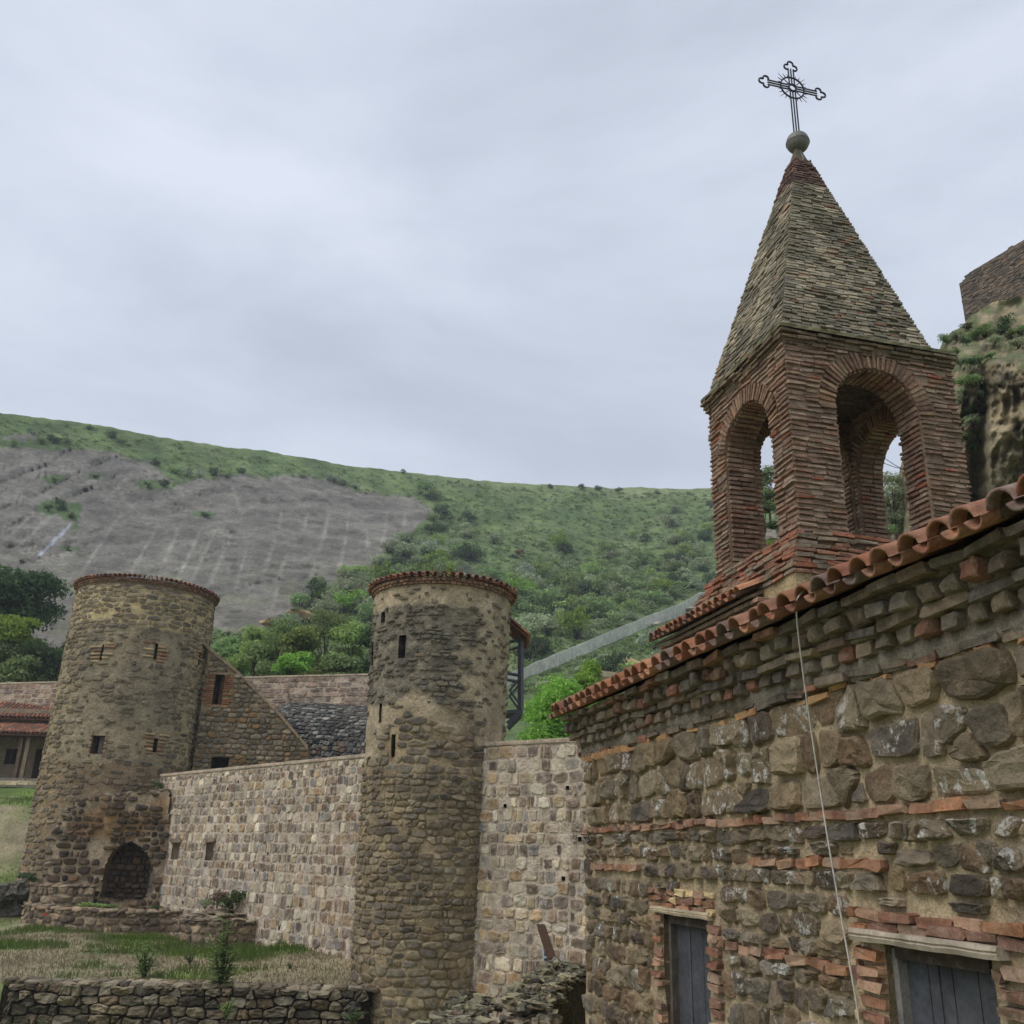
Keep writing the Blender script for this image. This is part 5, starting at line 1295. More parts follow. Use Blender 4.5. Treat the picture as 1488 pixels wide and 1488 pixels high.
def cliff():
    xs = np.concatenate([np.arange(1285, 1520, 2.), np.arange(1520, 1910, 16.)]); nv = 170; V = []; C = []
    for px in xs:
        ty = interp(px, CLX, CLY) + 5 * nz(px / 16., 3.)
        for j in range(nv):
            py = 960 + (ty - 960) * j / (nv - 1); d = ray(px, py); V.append(d * cliff_r(px, py) / math.hypot(d[0], d[1]))
            n = nz(px / 20., py / 16., 4.) + .4 * nz(px / 7., py / 6., 9.)
            c = lerp(rgb(138, 125, 98), rgb(116, 107, 88), sst(-.3, .3, nz(px / 30., py / 12., 1.)))
            if py > 560: c = lerp(c, rgb(146, 130, 100), .4 * sst(-.2, .3, nz(px / 14., py / 18., 6.)))
            g = sst(0, .25, n + (.02 if py < 540 else -.4) + (.3 if px < 1425 and py < 650 else 0)); c = lerp(c, rgb(84, 94, 58), .85 * g); C.append(c)
    n = len(xs); F = [(i * nv + j, (i + 1) * nv + j, (i + 1) * nv + j + 1, i * nv + j + 1) for i in range(n - 1) for j in range(nv - 1)]
    top = len(V)
    for i in range(n):
        p = V[i * nv + nv - 1]; V.append(np.array([p[0] * 1.25, p[1] * 1.25, p[2] + 1])); C.append(C_GRASS); V.append(np.array([p[0] * 2.2, p[1] * 2.2, p[2] - 20])); C.append(C_GRASS)
    for i in range(n - 1):
        a, b = top + 2 * i, top + 2 * i + 2; F += [(i * nv + nv - 1, (i + 1) * nv + nv - 1, b, a), (a, b, b + 1, a + 1)]
    plainmesh('cliff', V, F, M_ROCK, C)
cliff()
CB = [(1376, 498), (1390, 494), (1404, 500), (1418, 492), (1432, 480), (1446, 500), (1455, 486), (1470, 492), (1484, 486), (1394, 530), (1410, 535), (1424, 528), (1440, 520), (1402, 575), (1412, 600), (1405, 640), (1412, 655), (1422, 580)]
def cliffpt(px, py): d = ray(px, py); return d * (cliff_r(px, py) - .3) / math.hypot(d[0], d[1])
# fortress ruin on the cliff
def fort():
    a = at(1403, 470, 60); U = np.array([math.sin(rad(26)), -math.cos(rad(26)), 0.]); N = np.array([U[1], -U[0], 0]); a0 = a.copy(); a0[2] = 0
    N = N if N @ (-a0) > 0 else -N; f = (a0, U, N); P = planeP(a0, U, N)
    root = thing('fortress_ruin', a, 'ruined grey brick fortress wall standing on the cliff at the right picture edge', 'ruin')
    zt_ = pl_uv(1402, 399, f)[1]; bot = zt_ - 6.5; Lw = 24.; top = [(0, zt_), (Lw, zt_)]; tz = lambda u: zt_ + .12 * nz(u * .8) - .5 * sst(1.2, 0, u)
    V, F, C = grid_body(P, lines(0, Lw, .3), lines(bot - 1, zt_ + .1, .15), .9, lambda u, v: lerp(rgb(108, 96, 82), rgb(88, 80, 70), sst(-.3, .3, nz(u, v, 2.))), lambda u, v: v < tz(u) - .04, .04); make('wall', V, F, M_TMORT, root, C, True)
    ps = []; v = bot - .5; row = 0
    while v < top[-1][1]:
        u = rk.uniform(0, .15)
        while u < Lw:
            w = rk.uniform(.3, .6)
            if v < tz(u + w / 2) - .06 and rk.random() < .93: ps.append((*brick_at(P, u + w / 2, v + rk.uniform(-.012, .012), w - .04, .12, -.06, rk.uniform(.02, .1), rk, .02), vary(rk.choice([rgb(116, 102, 88), rgb(104, 92, 82), rgb(128, 106, 88), rgb(92, 84, 76)]), .2, rk)))
            u += w
        v += .17
    lay(root, 'brick', 'brick_infill', ps, M_TSTONE, 150, False)
fort()
# ---- pale retaining wall that climbs the slope, and outcrops under it
def slope_wall():
    pl = [(720, 990), (760, 974), (800, 957), (840, 941), (880, 924), (920, 907), (960, 892), (990, 880), (1012, 868), (1030, 862)]
    root_p = hill(880, 930); root = thing('slope_wall', root_p, 'pale grey concrete wall climbing diagonally across the green slope', 'wall'); V = []
    pl = [(p[0], p[1]) for p in spline([np.array(q, float) for q in pl], 4)]
    for (x, y) in pl:
        p = hill(x, y + 7) * .975; h = 11 * np.linalg.norm(p) / FPX * (1 + .3 * nz(x / 14., 1.) + .15 * nz(x / 4., 2.)); bk = np.array([p[0], p[1], 0]); bk /= np.linalg.norm(bk)
        V += [p - ZZ * 1.0, p + ZZ * h * .93, p + ZZ * h + bk * .06, p + ZZ * h + bk * .6, p - ZZ * 1.0 + bk * .6]
    n = len(pl); F = [(5 * i + k, 5 * i + 5 + k, 5 * i + 6 + k, 5 * i + 1 + k) for i in range(n - 1) for k in range(4)]
    make('wall', V, F, M_CSTONE, root, (*rgb(178, 178, 166), 1), False)
slope_wall()
for i, (x, y, s, lab) in enumerate(((880, 985, 2.0, 'mossy brown rock outcrop just left of the near tile eave'), (935, 968, 1.6, 'yellow lichened boulder touching the skyline of the tile eave'), (800, 998, 1.1, 'grey split boulder under the slope wall above the walnut tree'), (835, 990, .9, 'flat tilted rock slab on the bank between slope wall and tree'), (955, 905, .55, 'small pale block lying below the upper end of the slope wall'), (990, 935, 1.6, 'brown earth bank rock behind the small tiled eave'), (1003, 884, .6, 'pale boulder at the top end of the slope wall'), (405, 905, 2.2, 'tan rock outcrop at the foot of the bare rock face'), (440, 893, 1.8, 'smaller tan outcrop on the scrub edge above the far parapet'))):
    p = hill(x, y) * .975; g = [rgb(124, 112, 86), rgb(146, 132, 88), rgb(128, 122, 112), rgb(140, 132, 118), rgb(168, 162, 148), rgb(112, 92, 70), rgb(160, 152, 134), rgb(150, 126, 92), rgb(146, 124, 94)][i]
    V, F = rock(p - ZZ * .15 * s, (s, s * .8, s * (.5 if i < 7 else .3)), rk, .6); b_ = make('boulder', V, F, M_ROCK, None, (*g, 1), True); tag(b_, lab, 'boulder', 'boulders on the slope')

# ================================================================== VEGETATION
rv = random.Random(99)
def leaves(lobes, n, ls, cols, rng, flat=.0, inner=.25):
    """n small leaf clusters spread through the lobes (c, r) of a crown"""
    g = np.random.default_rng(rng.randrange(1 << 30)); w = np.array([l[1][0] * l[1][1] * l[1][2] for l in lobes]) ** .67; w /= w.sum(); pick = g.choice(len(lobes), n, p=w)
    Cc = np.array([l[0] for l in lobes])[pick]; Rr = np.array([l[1] for l in lobes])[pick]
    d = g.normal(size=(n, 3)); d /= np.linalg.norm(d, axis=1)[:, None]; d[:, 2] = np.where(d[:, 2] < -.35, -d[:, 2], d[:, 2])
    rad_ = np.where(g.random(n) < inner, g.uniform(.4, .85, n), g.uniform(.72, 1.28, n)); p = Cc + d * Rr * rad_[:, None]
    nrm = d + g.normal(size=(n, 3)) * .55; nrm /= np.linalg.norm(nrm, axis=1)[:, None]
    t = np.cross(nrm, g.normal(size=(n, 3))); t /= np.linalg.norm(t, axis=1)[:, None] + 1e-9; b = np.cross(nrm, t); s = ls * g.uniform(.55, 1.3, n)[:, None]
    V = np.stack([p - t * s, p - b * s * .45 + nrm * s * .12, p + t * s, p + b * s * .45 + nrm * s * .12], 1).reshape(-1, 3)
    F = np.arange(4 * n).reshape(n, 4)
    ca, cb_ = np.array(cols[0]), np.array(cols[1]); k = g.random(n)[:, None]; c = (ca + (cb_ - ca) * k) * g.uniform(.7, 1.3, n)[:, None]
    return V, F, np.repeat(c, 4, 0)
GREENS = dict(bright=(rgb(136, 162, 92), rgb(162, 184, 114)), mid=(rgb(122, 146, 94), rgb(150, 170, 114)), dark=(rgb(72, 92, 62), rgb(94, 114, 76)), olive=(rgb(150, 162, 126), rgb(176, 186, 150)), silver=(rgb(140, 152, 132), rgb(170, 178, 160)), fresh=(rgb(124, 160, 68), rgb(152, 184, 90)), red=(rgb(134, 88, 70), rgb(158, 110, 86)), dry=(rgb(110, 94, 84), rgb(136, 118, 102)))
def meshdata(name, parts, mat):
    V = np.vstack([p[0] for p in parts]); off = 0; F = []
    for p in parts: F += [tuple(int(i) + off for i in f) for f in p[1]]; off += len(p[0])
    C = np.vstack([p[2] if np.ndim(p[2]) == 2 else np.tile(p[2], (len(p[0]), 1)) for p in parts])
    m = bpy.data.meshes.new(name); m.from_pydata(V.tolist(), [], F); a = m.color_attributes.new('col', 'FLOAT_COLOR', 'POINT'); c = np.ones((len(V), 4)); c[:, :3] = C[:, :3]; a.data.foreach_set('color', c.ravel()); m.materials.append(mat); return m
def lobes_of(rng, n, sx=1., sz=.8, base=.25):
    o = [((0, 0, base + sz * .45), (sx * .62, sx * .62, sz * .55))]
    for _ in range(n): a = rng.uniform(0, 6.28); r = rng.uniform(.25, .72) * sx; o.append(((r * math.cos(a), r * math.sin(a), base + rng.uniform(.1, .95) * sz), (rng.uniform(.2, .42) * sx, rng.uniform(.2, .42) * sx, rng.uniform(.18, .36) * sz)))
    return o
def stems(rng, n, h, sp, r, c):
    V, F = [], []
    mb = MB()
    for _ in range(n):
        a = rng.uniform(0, 6.28); tip = np.array([math.cos(a) * sp * rng.uniform(.3, 1), math.sin(a) * sp * rng.uniform(.3, 1), h * rng.uniform(.6, 1)]); mid = tip * .45 + np.array([rng.uniform(-.1, .1), rng.uniform(-.1, .1), .05]); mb.add(*tube([np.array([0, 0, -.1]), mid, tip], [r, r * .7, r * .25], 4), c)
    return np.vstack(mb.V), mb.F, np.vstack(mb.C)[:, :3]
BUSH = {}
for k_, kinds in dict(bright=3, mid=4, dark=3, olive=3, silver=2, fresh=2, red=1, dry=1).items():
    BUSH[k_] = [meshdata('bush', [leaves(lobes_of(rv, rv.randint(5, 9), 1, rv.uniform(.7, 1.1)), 620 if k_ != 'silver' else 420, .1, GREENS[k_], rv), stems(rv, 5, .9, .5, .035, rgb(70, 60, 48))], M_LEAF) for _ in range(kinds)]
def bush(kind, p, size, label, group=None, name='bush', cat='bush', sz=1.):
    m = rv.choice(BUSH[kind]); o = bpy.data.objects.new(name, m); COL.objects.link(o); o.location = Vector(p); o.rotation_euler = (rv.uniform(-.1, .1), rv.uniform(-.1, .1), rv.uniform(0, 6.28)); o.scale = (size * rv.uniform(.85, 1.2), size * rv.uniform(.85, 1.2), size * sz * rv.uniform(.8, 1.15)); return tag(o, label, cat, group)
def hill_ok(px, py):
    if in_slab(px, py): return False
    return py > interp(px, RX, RY) + 4
ZONES = {'bright': 'bright green rounded bush on the green hillside', 'mid': 'mid green rounded bush on the green hillside', 'dark': 'dark green dense bush on the green hillside', 'olive': 'greyish green airy bush on the green hillside', 'silver': 'silvery leaved bush on the green hillside', 'fresh': 'yellow green fresh bush on the green hillside'}
n_ = 0
cand = []
while len(cand) < 250:
    px = rv.uniform(300, 1330); py = rv.uniform(712, 985)
    if not hill_ok(px, py) or not hill_ok(px, py + 8): continue
    if 540 < px < 750 and py > 850: continue
    if px < 430 and py < 900: continue
    low = sst(720, 960, py); right = sst(620, 950, px)
    if px < 560: ok = py > 820
    dens = .12 + .6 * low * (.4 + .6 * right) + (.35 if px < 700 and py > 740 else 0)
    if 740 < px < 1030 and -6 < py - interp(px, [720, 840, 920, 1030], [990, 941, 907, 862]) < 42: continue
    if 720 < px < 960 and py < 770 + (px - 720) * .22: dens *= .12
    if py > 940 and 745 < px: dens *= .25
    if py > 905 and px < 545: dens = .05
    if rv.random() > dens: continue
    cand.append((px, py, low))
for px, py, low in sorted(cand, key=lambda c: c[1]):
    k = rv.choices(['bright', 'mid', 'dark', 'olive', 'silver', 'fresh'], [2, 5, 2.5, 4.5, .6, .8])[0]; p = hill(px, py); pxs = rv.uniform(10, 17) + 17 * low * rv.uniform(.5, 1.15); s = pxs * np.linalg.norm(p) / FPX
    zone = 'near the bare rock' if px < 640 and py < 850 else 'behind the middle tower' if px < 760 else 'high under the right skyline' if py < 790 else 'close left of the bell tower' if px > 960 else 'just above the slope wall' if py > 870 else 'in mid slope'
    sz_ = 'small ' if pxs < 15 else 'large ' if pxs > 24 else 'medium '
    bush(k, p - ZZ * .15 * s, s, sz_ + ZONES[k].replace(' on the green hillside', ' ') + zone, sz_ + k + ' bushes ' + zone, 'hillside_bush')
# bushes on the rock ledges and along the rim
LED = [(78, 640, 'dark', 12, 'wide dark bush on the upper left ledge of the bare rock'), (60, 640, 'mid', 10, 'green bush at the left end of the upper rock ledge'), (96, 641, 'mid', 9, 'green bush at the right end of the upper rock ledge'), (130, 620, 'dark', 8, 'dark bush on the skyline at the far left'), (162, 633, 'dark', 10, 'lone dark round bush on the rim above the bare rock'), (176, 640, 'mid', 8, 'small green bush just right of the lone dark rim bush'), (85, 736, 'dark', 13, 'dark spreading bush midway down the bare rock'), (70, 738, 'dark', 9, 'dark bush at the left tip of the mid rock ledge'), (103, 749, 'mid', 9, 'green bush below the dark clump on the mid rock ledge'), (80, 696, 'mid', 9, 'green tuft on the rock between upper and middle ledges'), (215, 704, 'mid', 11, 'green bush in the crease on the right part of the rock rim'), (238, 702, 'dark', 10, 'dark bush in the crease of the rock rim'), (140, 690, 'dark', 6, 'tiny dark tuft in a crack of the bare rock'), (298, 747, 'dark', 7, 'dark tuft in the shallow hollow of the big rock face'), (100, 797, 'dark', 5, 'tiny dark tuft beside the pale waterfall streak'), (272, 688, 'silver', 13, 'silvery bush on the rim above the rock hollow'), (290, 690, 'silver', 11, 'pale silvery bush on the rim next to a darker clump'), (310, 688, 'dark', 10, 'dark rim bush right of the silvery pair'), (330, 690, 'mid', 10, 'green rim bush above the centre of the rock face'), (350, 684, 'dark', 9, 'dark upright rim bush above the rock face'), (255, 684, 'mid', 10, 'green rim bush left of the silvery pair'), (225, 672, 'dark', 9, 'dark bush near the crest above the rock crease'), (485, 697, 'silver', 15, 'large silvery round bush at the top of the rock face'), (500, 700, 'olive', 11, 'grey green bush leaning on the large silvery bush'), (517, 707, 'silver', 10, 'small silvery bush at the right shoulder of the rock face'), (586, 684, 'dark', 6, 'single dark shrub on the skyline above the rock shoulder'), (440, 690, 'mid', 8, 'green rim bush between crest and rock face'), (625, 722, 'dark', 11, 'dark bush at the right corner of the rock face'), (610, 715, 'mid', 9, 'green bush above the right corner of the rock face'), (20, 644, 'mid', 9, 'green tuft at the far left rock ledge'), (800, 706, 'dark', 7, 'dark shrub on the skyline above the green slope'), (845, 708, 'dark', 8, 'dark shrub on the right skyline'), (870, 709, 'dark', 8, 'dark wide shrub on the right skyline dip'), (900, 712, 'dark', 8, 'dark shrub near the right end of the skyline'), (955, 714, 'olive', 9, 'grey green shrub on the right skyline'), (755, 802, 'red', 9, 'rusty red bush in the middle of the green slope')]
for x, y, k, s, lab in LED:
    p = hill(x, y + 3) * .997; bush(k, p - ZZ * .2, s * np.linalg.norm(p) / FPX, lab, None, 'ledge_bush', sz=.75)
# low scrub that nobody could count
def scrub():
    parts = []; n = 0
    V_, F_, C_ = [], [], []; off = 0; protos = {k: [leaves(lobes_of(rv, 4, 1, .6, .0), 24, .26, tuple(lerp(q, C_GRASS, .3) for q in GREENS[k]), rv) for _ in range(5)] for k in ('mid', 'dark', 'olive', 'bright')}
    while n < 10500:
        px = rv.uniform(-15, 1340); py = rv.uniform(602, 1010)
        if not hill_ok(px, py - 3) or (py > 960 and px < 740): continue
        if 740 < px < 1030 and -2 < py - interp(px, [720, 840, 920, 1030], [990, 941, 907, 862]) < 18: continue
        if px < 640 and py < 735 and rv.random() < .5: continue
        p = hill(px, py); far = np.linalg.norm(p); s = rv.uniform(2.2, 6.5) * far / FPX * (1 + .7 * sst(760, 960, py)); k = rv.choices(['mid', 'dark', 'olive', 'bright'], [5, 1.6, 3, 1.6])[0]; V, F, C = rv.choice(protos[k]); a = rv.uniform(0, 6.28); ca, sa = math.cos(a), math.sin(a)
        W_ = np.stack([V[:, 0] * ca - V[:, 1] * sa, V[:, 0] * sa + V[:, 1] * ca, V[:, 2] * rv.uniform(.6, 1.1)], 1) * s + p - ZZ * .1 * s; V_.append(W_); F_.append(F + off); C_.append(C * rv.uniform(.8, 1.15)); off += len(V); n += 1
    big = {k: [leaves(lobes_of(rv, 6, 1, .85, .1), 150, .15, GREENS[k], rv) for _ in range(4)] for k in ('mid', 'olive', 'bright', 'dark')}; n = 0
    while n < 620:
        px = rv.uniform(560, 1340); py = rv.uniform(770, 985)
        if not hill_ok(px, py) or rv.random() > .15 + .85 * sst(770, 860, py + .12 * (px - 900)): continue
        if px < 745 and py > 830: continue
        if 740 < px < 1030 and -6 < py - interp(px, [720, 840, 920, 1030], [990, 941, 907, 862]) < 36: continue
        p = hill(px, py); far = np.linalg.norm(p); s = rv.uniform(9, 19) * far / FPX * (.7 + .5 * sst(780, 930, py)); V, F, C = rv.choice(big[rv.choices(['mid', 'olive', 'bright', 'dark'], [4, 5, 2, 1.2])[0]])
        V_.append(V * s * np.array([1, 1, rv.uniform(.7, 1.1)]) + p - ZZ * .15 * s); F_.append(F + off); C_.append(C * rv.uniform(.8, 1.15)); off += len(V); n += 1
    m = bpy.data.meshes.new('scrub'); V = np.vstack(V_); F = np.vstack(F_); m.vertices.add(len(V)); m.vertices.foreach_set('co', V.ravel()); m.loops.add(F.size); m.loops.foreach_set('vertex_index', F.ravel().astype(np.int32)); m.polygons.add(len(F)); m.polygons.foreach_set('loop_start', np.arange(0, F.size, 4, dtype=np.int32)); m.polygons.foreach_set('loop_total', np.full(len(F), 4, np.int32)); m.update(calc_edges=True)
    a = m.color_attributes.new('col', 'FLOAT_COLOR', 'POINT'); c = np.ones((len(V), 4)); c[:, :3] = np.vstack(C_); a.data.foreach_set('color', c.ravel()); m.materials.append(M_LEAF); o = bpy.data.objects.new('hillside_scrub', m); COL.objects.link(o); o['kind'] = 'stuff'
scrub()
# trees
def tree(name, label, p, h, w, kind, n, ls, rng, trunk=.35, group=None, lob=9, bare=.3, px_=None):
    root = thing(name, p, label, 'tree', group); p = np.asarray(p, float); mb = MB()
    top = p + np.array([rng.uniform(-.1, .1) * w, rng.uniform(-.1, .1) * w, h * .62]); mb.add(*tube([p - ZZ * .4, p + (top - p) * .45 + np.array([rng.uniform(-.06, .06) * w, 0, 0]), top], [trunk * .11 * h ** .6, trunk * .08 * h ** .6, trunk * .03 * h ** .6], 7), rgb(78, 66, 54))
    L = []
    for i in range(lob):
        a = 2.4 * i + rng.uniform(-.4, .4); r = w * rng.uniform(.2, .72); z = h * rng.uniform(bare + .1, .9); c = p + np.array([r * math.cos(a), r * math.sin(a), z]); s = w * rng.uniform(.28, .46); L.append((c, (s, s, s * rng.uniform(.6, .85))))
        mb.add(*tube([p + (top - p) * rng.uniform(.3, .8), (p + (top - p) * .6 + c) / 2 + ZZ * .05 * h, c + ZZ * s * .2], [trunk * .05 * h ** .6, trunk * .035 * h ** .6, .012], 5), rgb(78, 66, 54))
    L.append((p + ZZ * h * .82, (w * .42, w * .42, h * .17)))
    mb.build('trunk', M_BARK, root)
    V, F, C = leaves(L, n, ls, GREENS[kind], rng, inner=.35); o = make('crown', V, [tuple(f) for f in F.tolist()], M_LEAF, root, C); return root
def tree_at(name, label, px, pb, pt, pw, Y, kind, n, ls, **k):
    b = at(px, pb, Y); h = at(px, pt, Y)[2] - b[2]; w = pw * np.linalg.norm(b) / FPX / 2; return tree(name, label, b, h, w, kind, n, ls, rv, **k)
tree_at('round_tree', 'large dark round tree at the left edge below the bare rock', 12, 960, 832, 120, 70, 'dark', 11000, .2, lob=20)
tree_at('round_tree', 'bright yellow green tree in front of the dark tree at the left edge', 8, 968, 896, 74, 64, 'fresh', 5000, .17, lob=13)
GT = 'trees and tall shrubs behind the far parapet'
for (x, b, t, w, Y, k, lab) in ((60, 992, 945, 90, 64, 'dark', 'dark shrub behind the parapet left of the left tower, below the dark tree'), (25, 992, 952, 80, 63, 'mid', 'green shrub behind the parapet above the orange roofs, at the picture edge'), (95, 992, 930, 60, 66, 'dark', 'dark shrub touching the left side of the left tower'), (-20, 992, 940, 80, 63, 'mid', 'green shrub cut by the left picture edge above the parapet'), (330, 985, 925, 60, 66, 'mid', 'green shrub just right of the left tower above the stair wall'), (365, 990, 915, 80, 64, 'bright', 'bright green tree above the sloping stair wall'), (400, 992, 905, 90, 62, 'mid', 'broad green tree behind the parapet nearest the stair wall'), (435, 994, 912, 80, 61, 'bright', 'bright bushy tree behind the middle of the parapet'), (470, 994, 895, 90, 63, 'mid', 'tallest green tree behind the parapet'), (505, 994, 902, 85, 61, 'bright', 'bright green tree behind the parapet near the middle tower'), (540, 994, 910, 80, 60, 'dark', 'dark tree partly behind the left edge of the middle tower'), (420, 994, 950, 60, 58, 'fresh', 'low yellow green shrub along the parapet top'), (490, 994, 952, 60, 58, 'mid', 'low green shrub along the parapet top beside the middle tower')):
    tree_at('broadleaf_tree', lab, x, b + 12, t, w, Y, k, 3200, .15, group=GT, lob=12, bare=.1)
tree_at('walnut_tree', 'fresh green leafy tree between the middle tower and the near building', 808, 1130, 985, 130, 38, 'fresh', 11000, .1, lob=22, bare=.1)
tree_at('walnut_tree', 'taller part of fresh green foliage rising by the end of the tile eave', 858, 1110, 962, 70, 40, 'fresh', 5000, .1, lob=12, bare=.15)
tree_at('hill_tree', 'thin green tree seen through the right arch of the bell tower', 1302, 790, 688, 70, 46, 'olive', 3600, .09, lob=18, bare=.1)
tree_at('hill_tree', 'green tree seen through the left arch of the bell tower', 1120, 760, 680, 60, 50, 'mid', 3000, .09, lob=16, bare=.1)
tree_at('hill_tree', 'dark bushy tree low in the left arch of the bell tower', 1112, 790, 728, 46, 47, 'dark', 2400, .09, lob=12, bare=.05)
for (x, y, k, s, lab) in ((1128, 800, 'fresh', 16, 'bright grass bush on the sill behind the left arch'), (1290, 782, 'mid', 18, 'low bush behind the sill of the right arch'), (1385, 520, 'mid', 14, 'green bush on the cliff beside the spire cornice'), (1408, 560, 'mid', 20, 'bright bush in the cliff gully right of the bell tower'), (1400, 590, 'olive', 18, 'grey green bush in the lower cliff gully'), (1415, 620, 'olive', 16, 'grey bush hanging in the gully above the dark hollow'), (1430, 490, 'mid', 20, 'green bush below the fortress ruin'), (1462, 478, 'dark', 18, 'dark bush in front of the fortress ruin'), (1480, 505, 'olive', 16, 'grey green bush on the ledge at the right edge'), (1405, 478, 'dark', 10, 'small dark bush at the foot of the fortress corner')):
    p = cliffpt(x, y) if x > 1330 else at(x, y, 44); bush(k, p, s * np.linalg.norm(p) / FPX, lab, None, 'cliff_bush', sz=.7)
for i, (x, y) in enumerate(CB):
    p = cliffpt(x, y); bush(['mid', 'olive', 'dark', 'mid'][i % 4], p, rv.uniform(9, 15) * np.linalg.norm(p) / FPX, 'scrubby tuft on the upper cliff ledges' if y < 545 else 'scrubby tuft in the cliff gully behind the bell tower', 'scrub tufts on the cliff' if y < 545 else 'scrub tufts in the cliff gully', 'cliff_bush', sz=.7)
b_ = rock(at(1124, 780, 45), (.4, .35, .28), rk, .6); tag(make('boulder', b_[0], b_[1], M_ROCK, None, (*rgb(140, 136, 126), 1), False), 'pale grey boulder seen low through the left arch', 'boulder')
# ---- plants in the yard
def weed(label, px, py, Y, h, w, n, kind, ls, name='tall_weed', cat='plant'):
    p = at(px, py, Y); root = thing(name, p, label, cat); mb = MB(); lv = MB()
    for i in range(n):
        a = rv.uniform(0, 6.28); sp = w * rv.uniform(.1, 1); tip = p + np.array([sp * math.cos(a), sp * math.sin(a) * .6, h * rv.uniform(.45, 1) * (1 - .4 * sp / w)]); mid = (p + tip) / 2 + np.array([0, 0, .12 * h]); mb.add(*tube([p - ZZ * .05, mid, tip], [.016, .011, .004], 4), rgb(88, 108, 66))
        for j in range(13):
            t = .12 + .88 * j / 13; c = (p * (1 - t) ** 2 + 2 * mid * t * (1 - t) + tip * t * t); b = rv.uniform(0, 6.28); d = np.array([math.cos(b), math.sin(b), rv.uniform(.1, .8)]); d /= np.linalg.norm(d); s_ = np.cross(d, ZZ); s_ /= np.linalg.norm(s_); l = ls * rv.uniform(.6, 1.2) * (1.2 - .5 * t); k = vary(lerp(*GREENS[kind], rv.random()), .2, rv)
            lv.add([c, c + d * l * .5 + s_ * l * .15, c + d * l - ZZ * l * .15, c + d * l * .5 - s_ * l * .15], [(0, 1, 2, 3)], k)
    mb.build('stem', M_LEAF, root); lv.build('foliage', M_LEAF, root)
weed('tall dark leafy weed growing before the round planter on the dry stone wall', 320, 1444, 25.7, 2.35, .62, 20, 'mid', .34)
weed('smaller leafy weed on the straw terrace left of the tall one', 208, 1424, 27.2, 1.15, .55, 13, 'mid', .27)
weed('small weed hanging over the dry stone wall below the tall weed', 328, 1478, 25.1, .55, .3, 6, 'bright', .16)
weed('little leafy weed between the two larger weeds on the terrace', 276, 1400, 29.5, .35, .3, 5, 'dark', .14)
weed('small weed in the green patch left of the smaller leafy weed', 168, 1412, 28.6, .35, .35, 5, 'mid', .14)
weed('low weed at the bottom edge by the foot of the middle tower', 512, 1484, 24.9, .35, .5, 7, 'dark', .14)
weed('small weed on the terrace close to the middle tower', 421, 1408, 28.8, .22, .2, 4, 'dark', .1)
for (x, y, Y, k, s, sz, lab) in ((338, 1326, 35.0, 'dark', .55, .9, 'dark green bush at the right on top of the round planter'), (362, 1316, 35.2, 'mid', .5, .9, 'green bush at the rim of the round planter beside the long wall'), (315, 1318, 35.6, 'dry', .55, .8, 'dry purplish twiggy bush on the round planter'), (298, 1320, 35.4, 'olive', .35, .7, 'grey low bush at the left rim of the round planter'), (135, 1322, 37.6, 'bright', .6, .4, 'low green growth inside the curved planter'), (160, 1322, 37.8, 'mid', .5, .4, 'second patch of low green growth inside the curved planter'), (225, 1324, 36.9, 'dark', .28, .6, 'small dark bush on the rim of the curved planter'), (36, 1284, 40.2, 'dark', .6, .6, 'dark bush on the bank beside the planter block'), (232, 1150, 40.8, 'dark', .4, .7, 'dark bush on top of the ruin at the wall corner'), (64, 1326, 38.5, 'mid', .4, .7, 'green bush behind the red poppy'), (395, 1372, 34.2, 'dry', .4, .6, 'brown dry bush at the right foot of the round planter')):
    bush(k, at(x, y, Y), s, lab, None, 'yard_bush', sz=sz)
pp = thing('poppy', at(68, 1344, 37.2), 'single red poppy beside the left end of the curved planter', 'flower'); c = at(67, 1329, 37.2)
V, F = rock(c, (.09, .09, .07), rv, .3); make('petals', V, F, plain('red_petals', (.55, .03, .02), .6), pp, None, True)
mb = MB(); mb.add(*tube([at(68, 1346, 37.2), c], .012, 4), rgb(80, 110, 60)); mb.build('stem', M_LEAF, pp)
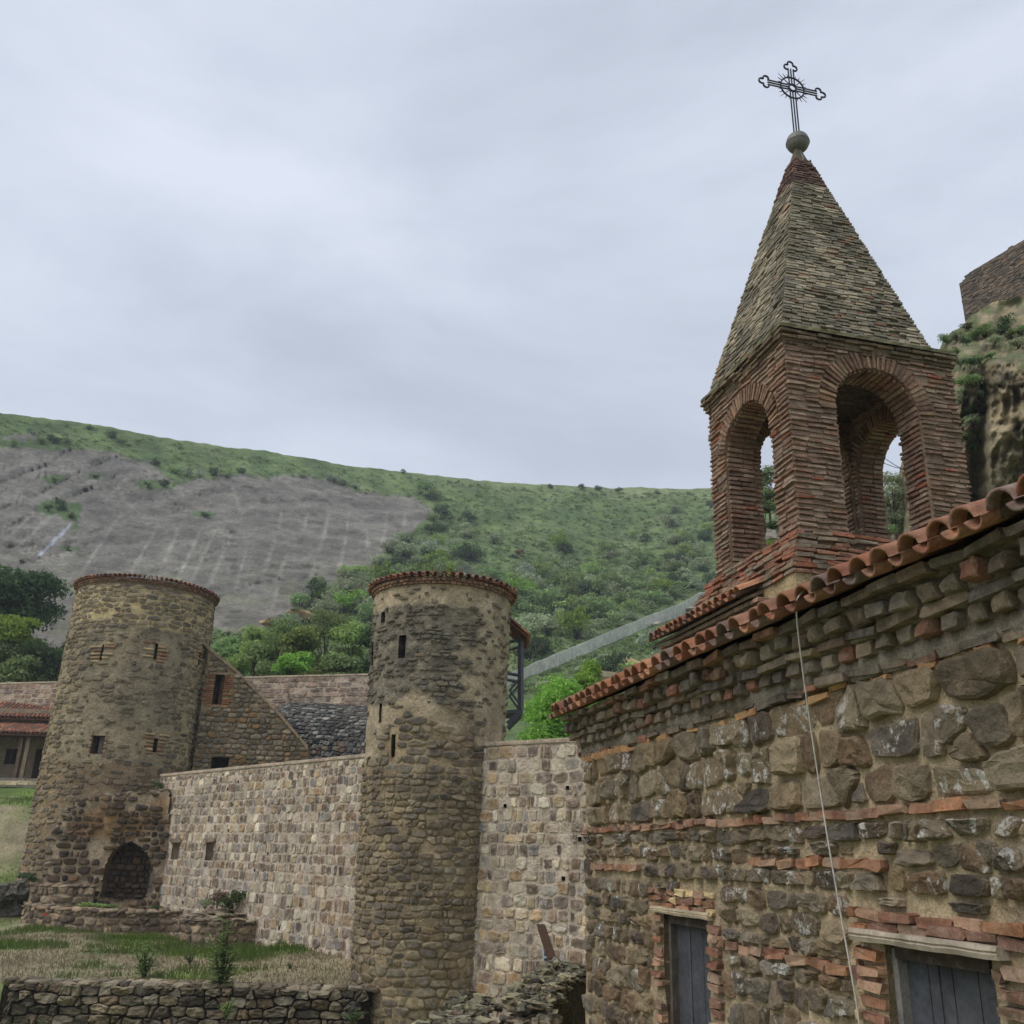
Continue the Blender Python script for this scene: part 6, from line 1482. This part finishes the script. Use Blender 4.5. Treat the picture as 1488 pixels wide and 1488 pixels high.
# tufts on the roof of the middle tower
for i, (x, y) in enumerate(((585, 836), (600, 834), (615, 833), (632, 832), (650, 831), (668, 832), (684, 834), (702, 838), (712, 840))):
    p = at(x, y + 6, 26.6); mb = MB()
    for k in range(16):
        a = rv.uniform(0, 6.28); l = rv.uniform(.12, .34); t = p + np.array([.16 * math.cos(a) * rv.random(), .16 * math.sin(a), l]); s = np.array([.012, 0, 0]); q_ = p + np.array([rv.uniform(-.12, .12), rv.uniform(-.1, .1), -.1]); mb.add([q_ - s, q_ + s, t], [(0, 1, 2)], vary(rgb(140, 130, 92), .2, rv))
    tag(mb.build('dry_grass_tuft', M_LEAF), 'dry grass tuft growing on the tiled top of the middle tower', 'grass tuft', 'dry grass tufts on the middle tower roof')
weed('yellow green flowering weed on the roof of the middle tower', 655, 838, 26.7, .5, .22, 6, 'fresh', .14, 'roof_weed')
# grass of the terrace and bank
def turf():
    V, F, C = [], [], []; n = 0
    while n < 52000:
        if rv.random() < .8: x = rv.uniform(-17, -3.4); y = rv.uniform(25.7, 38)
        else: x = rv.uniform(-26, -15); y = rv.uniform(38, 56)
        g = lawn_col(x, y); straw = g[0] > g[1] * 1.02
        if straw and rv.random() < .45: n += 1; continue
        if not (-10 < proj((x, y, yard_z(x, y)))[0] < 720): continue
        z = yard_z(x, y); h = rv.uniform(.05, .15) * (1.3 if not straw else .8); w = rv.uniform(.008, .022); a = rv.uniform(0, 6.28); dx, dy = math.cos(a) * w, math.sin(a) * w; c = vary(lerp(g, rgb(104, 128, 60), .3) if not straw else lerp(g, rgb(150, 140, 114), .4), .25, rv); o = len(V)
        V += [(x - dx, y - dy, z - .01), (x + dx, y + dy, z - .01), (x + rv.uniform(-.05, .05), y + rv.uniform(-.05, .05), z + h)]; F.append((o, o + 1, o + 2)); C += [c] * 3; n += 1
    make('turf', V, F, M_LEAF, None, C, False, 'stuff')
turf()
# two power lines behind the bell tower
for (p0, p1, lab) in (((1262, 651, 30), (1346, 700, 26), 'upper thin black wire crossing the sky in the right arch'), ((1262, 665, 30), (1346, 690, 26), 'lower thin black wire crossing the sky in the right arch')):
    a, b = at(*p0), at(*p1); V, F = tube([a, (a + b) / 2 - ZZ * .06, b], .012, 5); tag(make('overhead_wire', V, F, M_IRON), lab, 'wire')

# ================================================================== light haze in the valley air
hz = bpy.data.materials.new('haze'); hz.use_nodes = True; t = hz.node_tree; t.nodes.clear(); o_ = nd(t, 'ShaderNodeOutputMaterial'); pv = nd(t, 'ShaderNodeVolumePrincipled'); pv.inputs['Color'].default_value = (.82, .88, .96, 1); pv.inputs['Density'].default_value = .0006; t.links.new(pv.outputs[0], o_.inputs['Volume'])
make('haze', boxv((0, 60, 51), (900, 0, 0), (0, 900, 0), (0, 0, 59.5)), BOXF, hz, None, None, False, 'stuff')
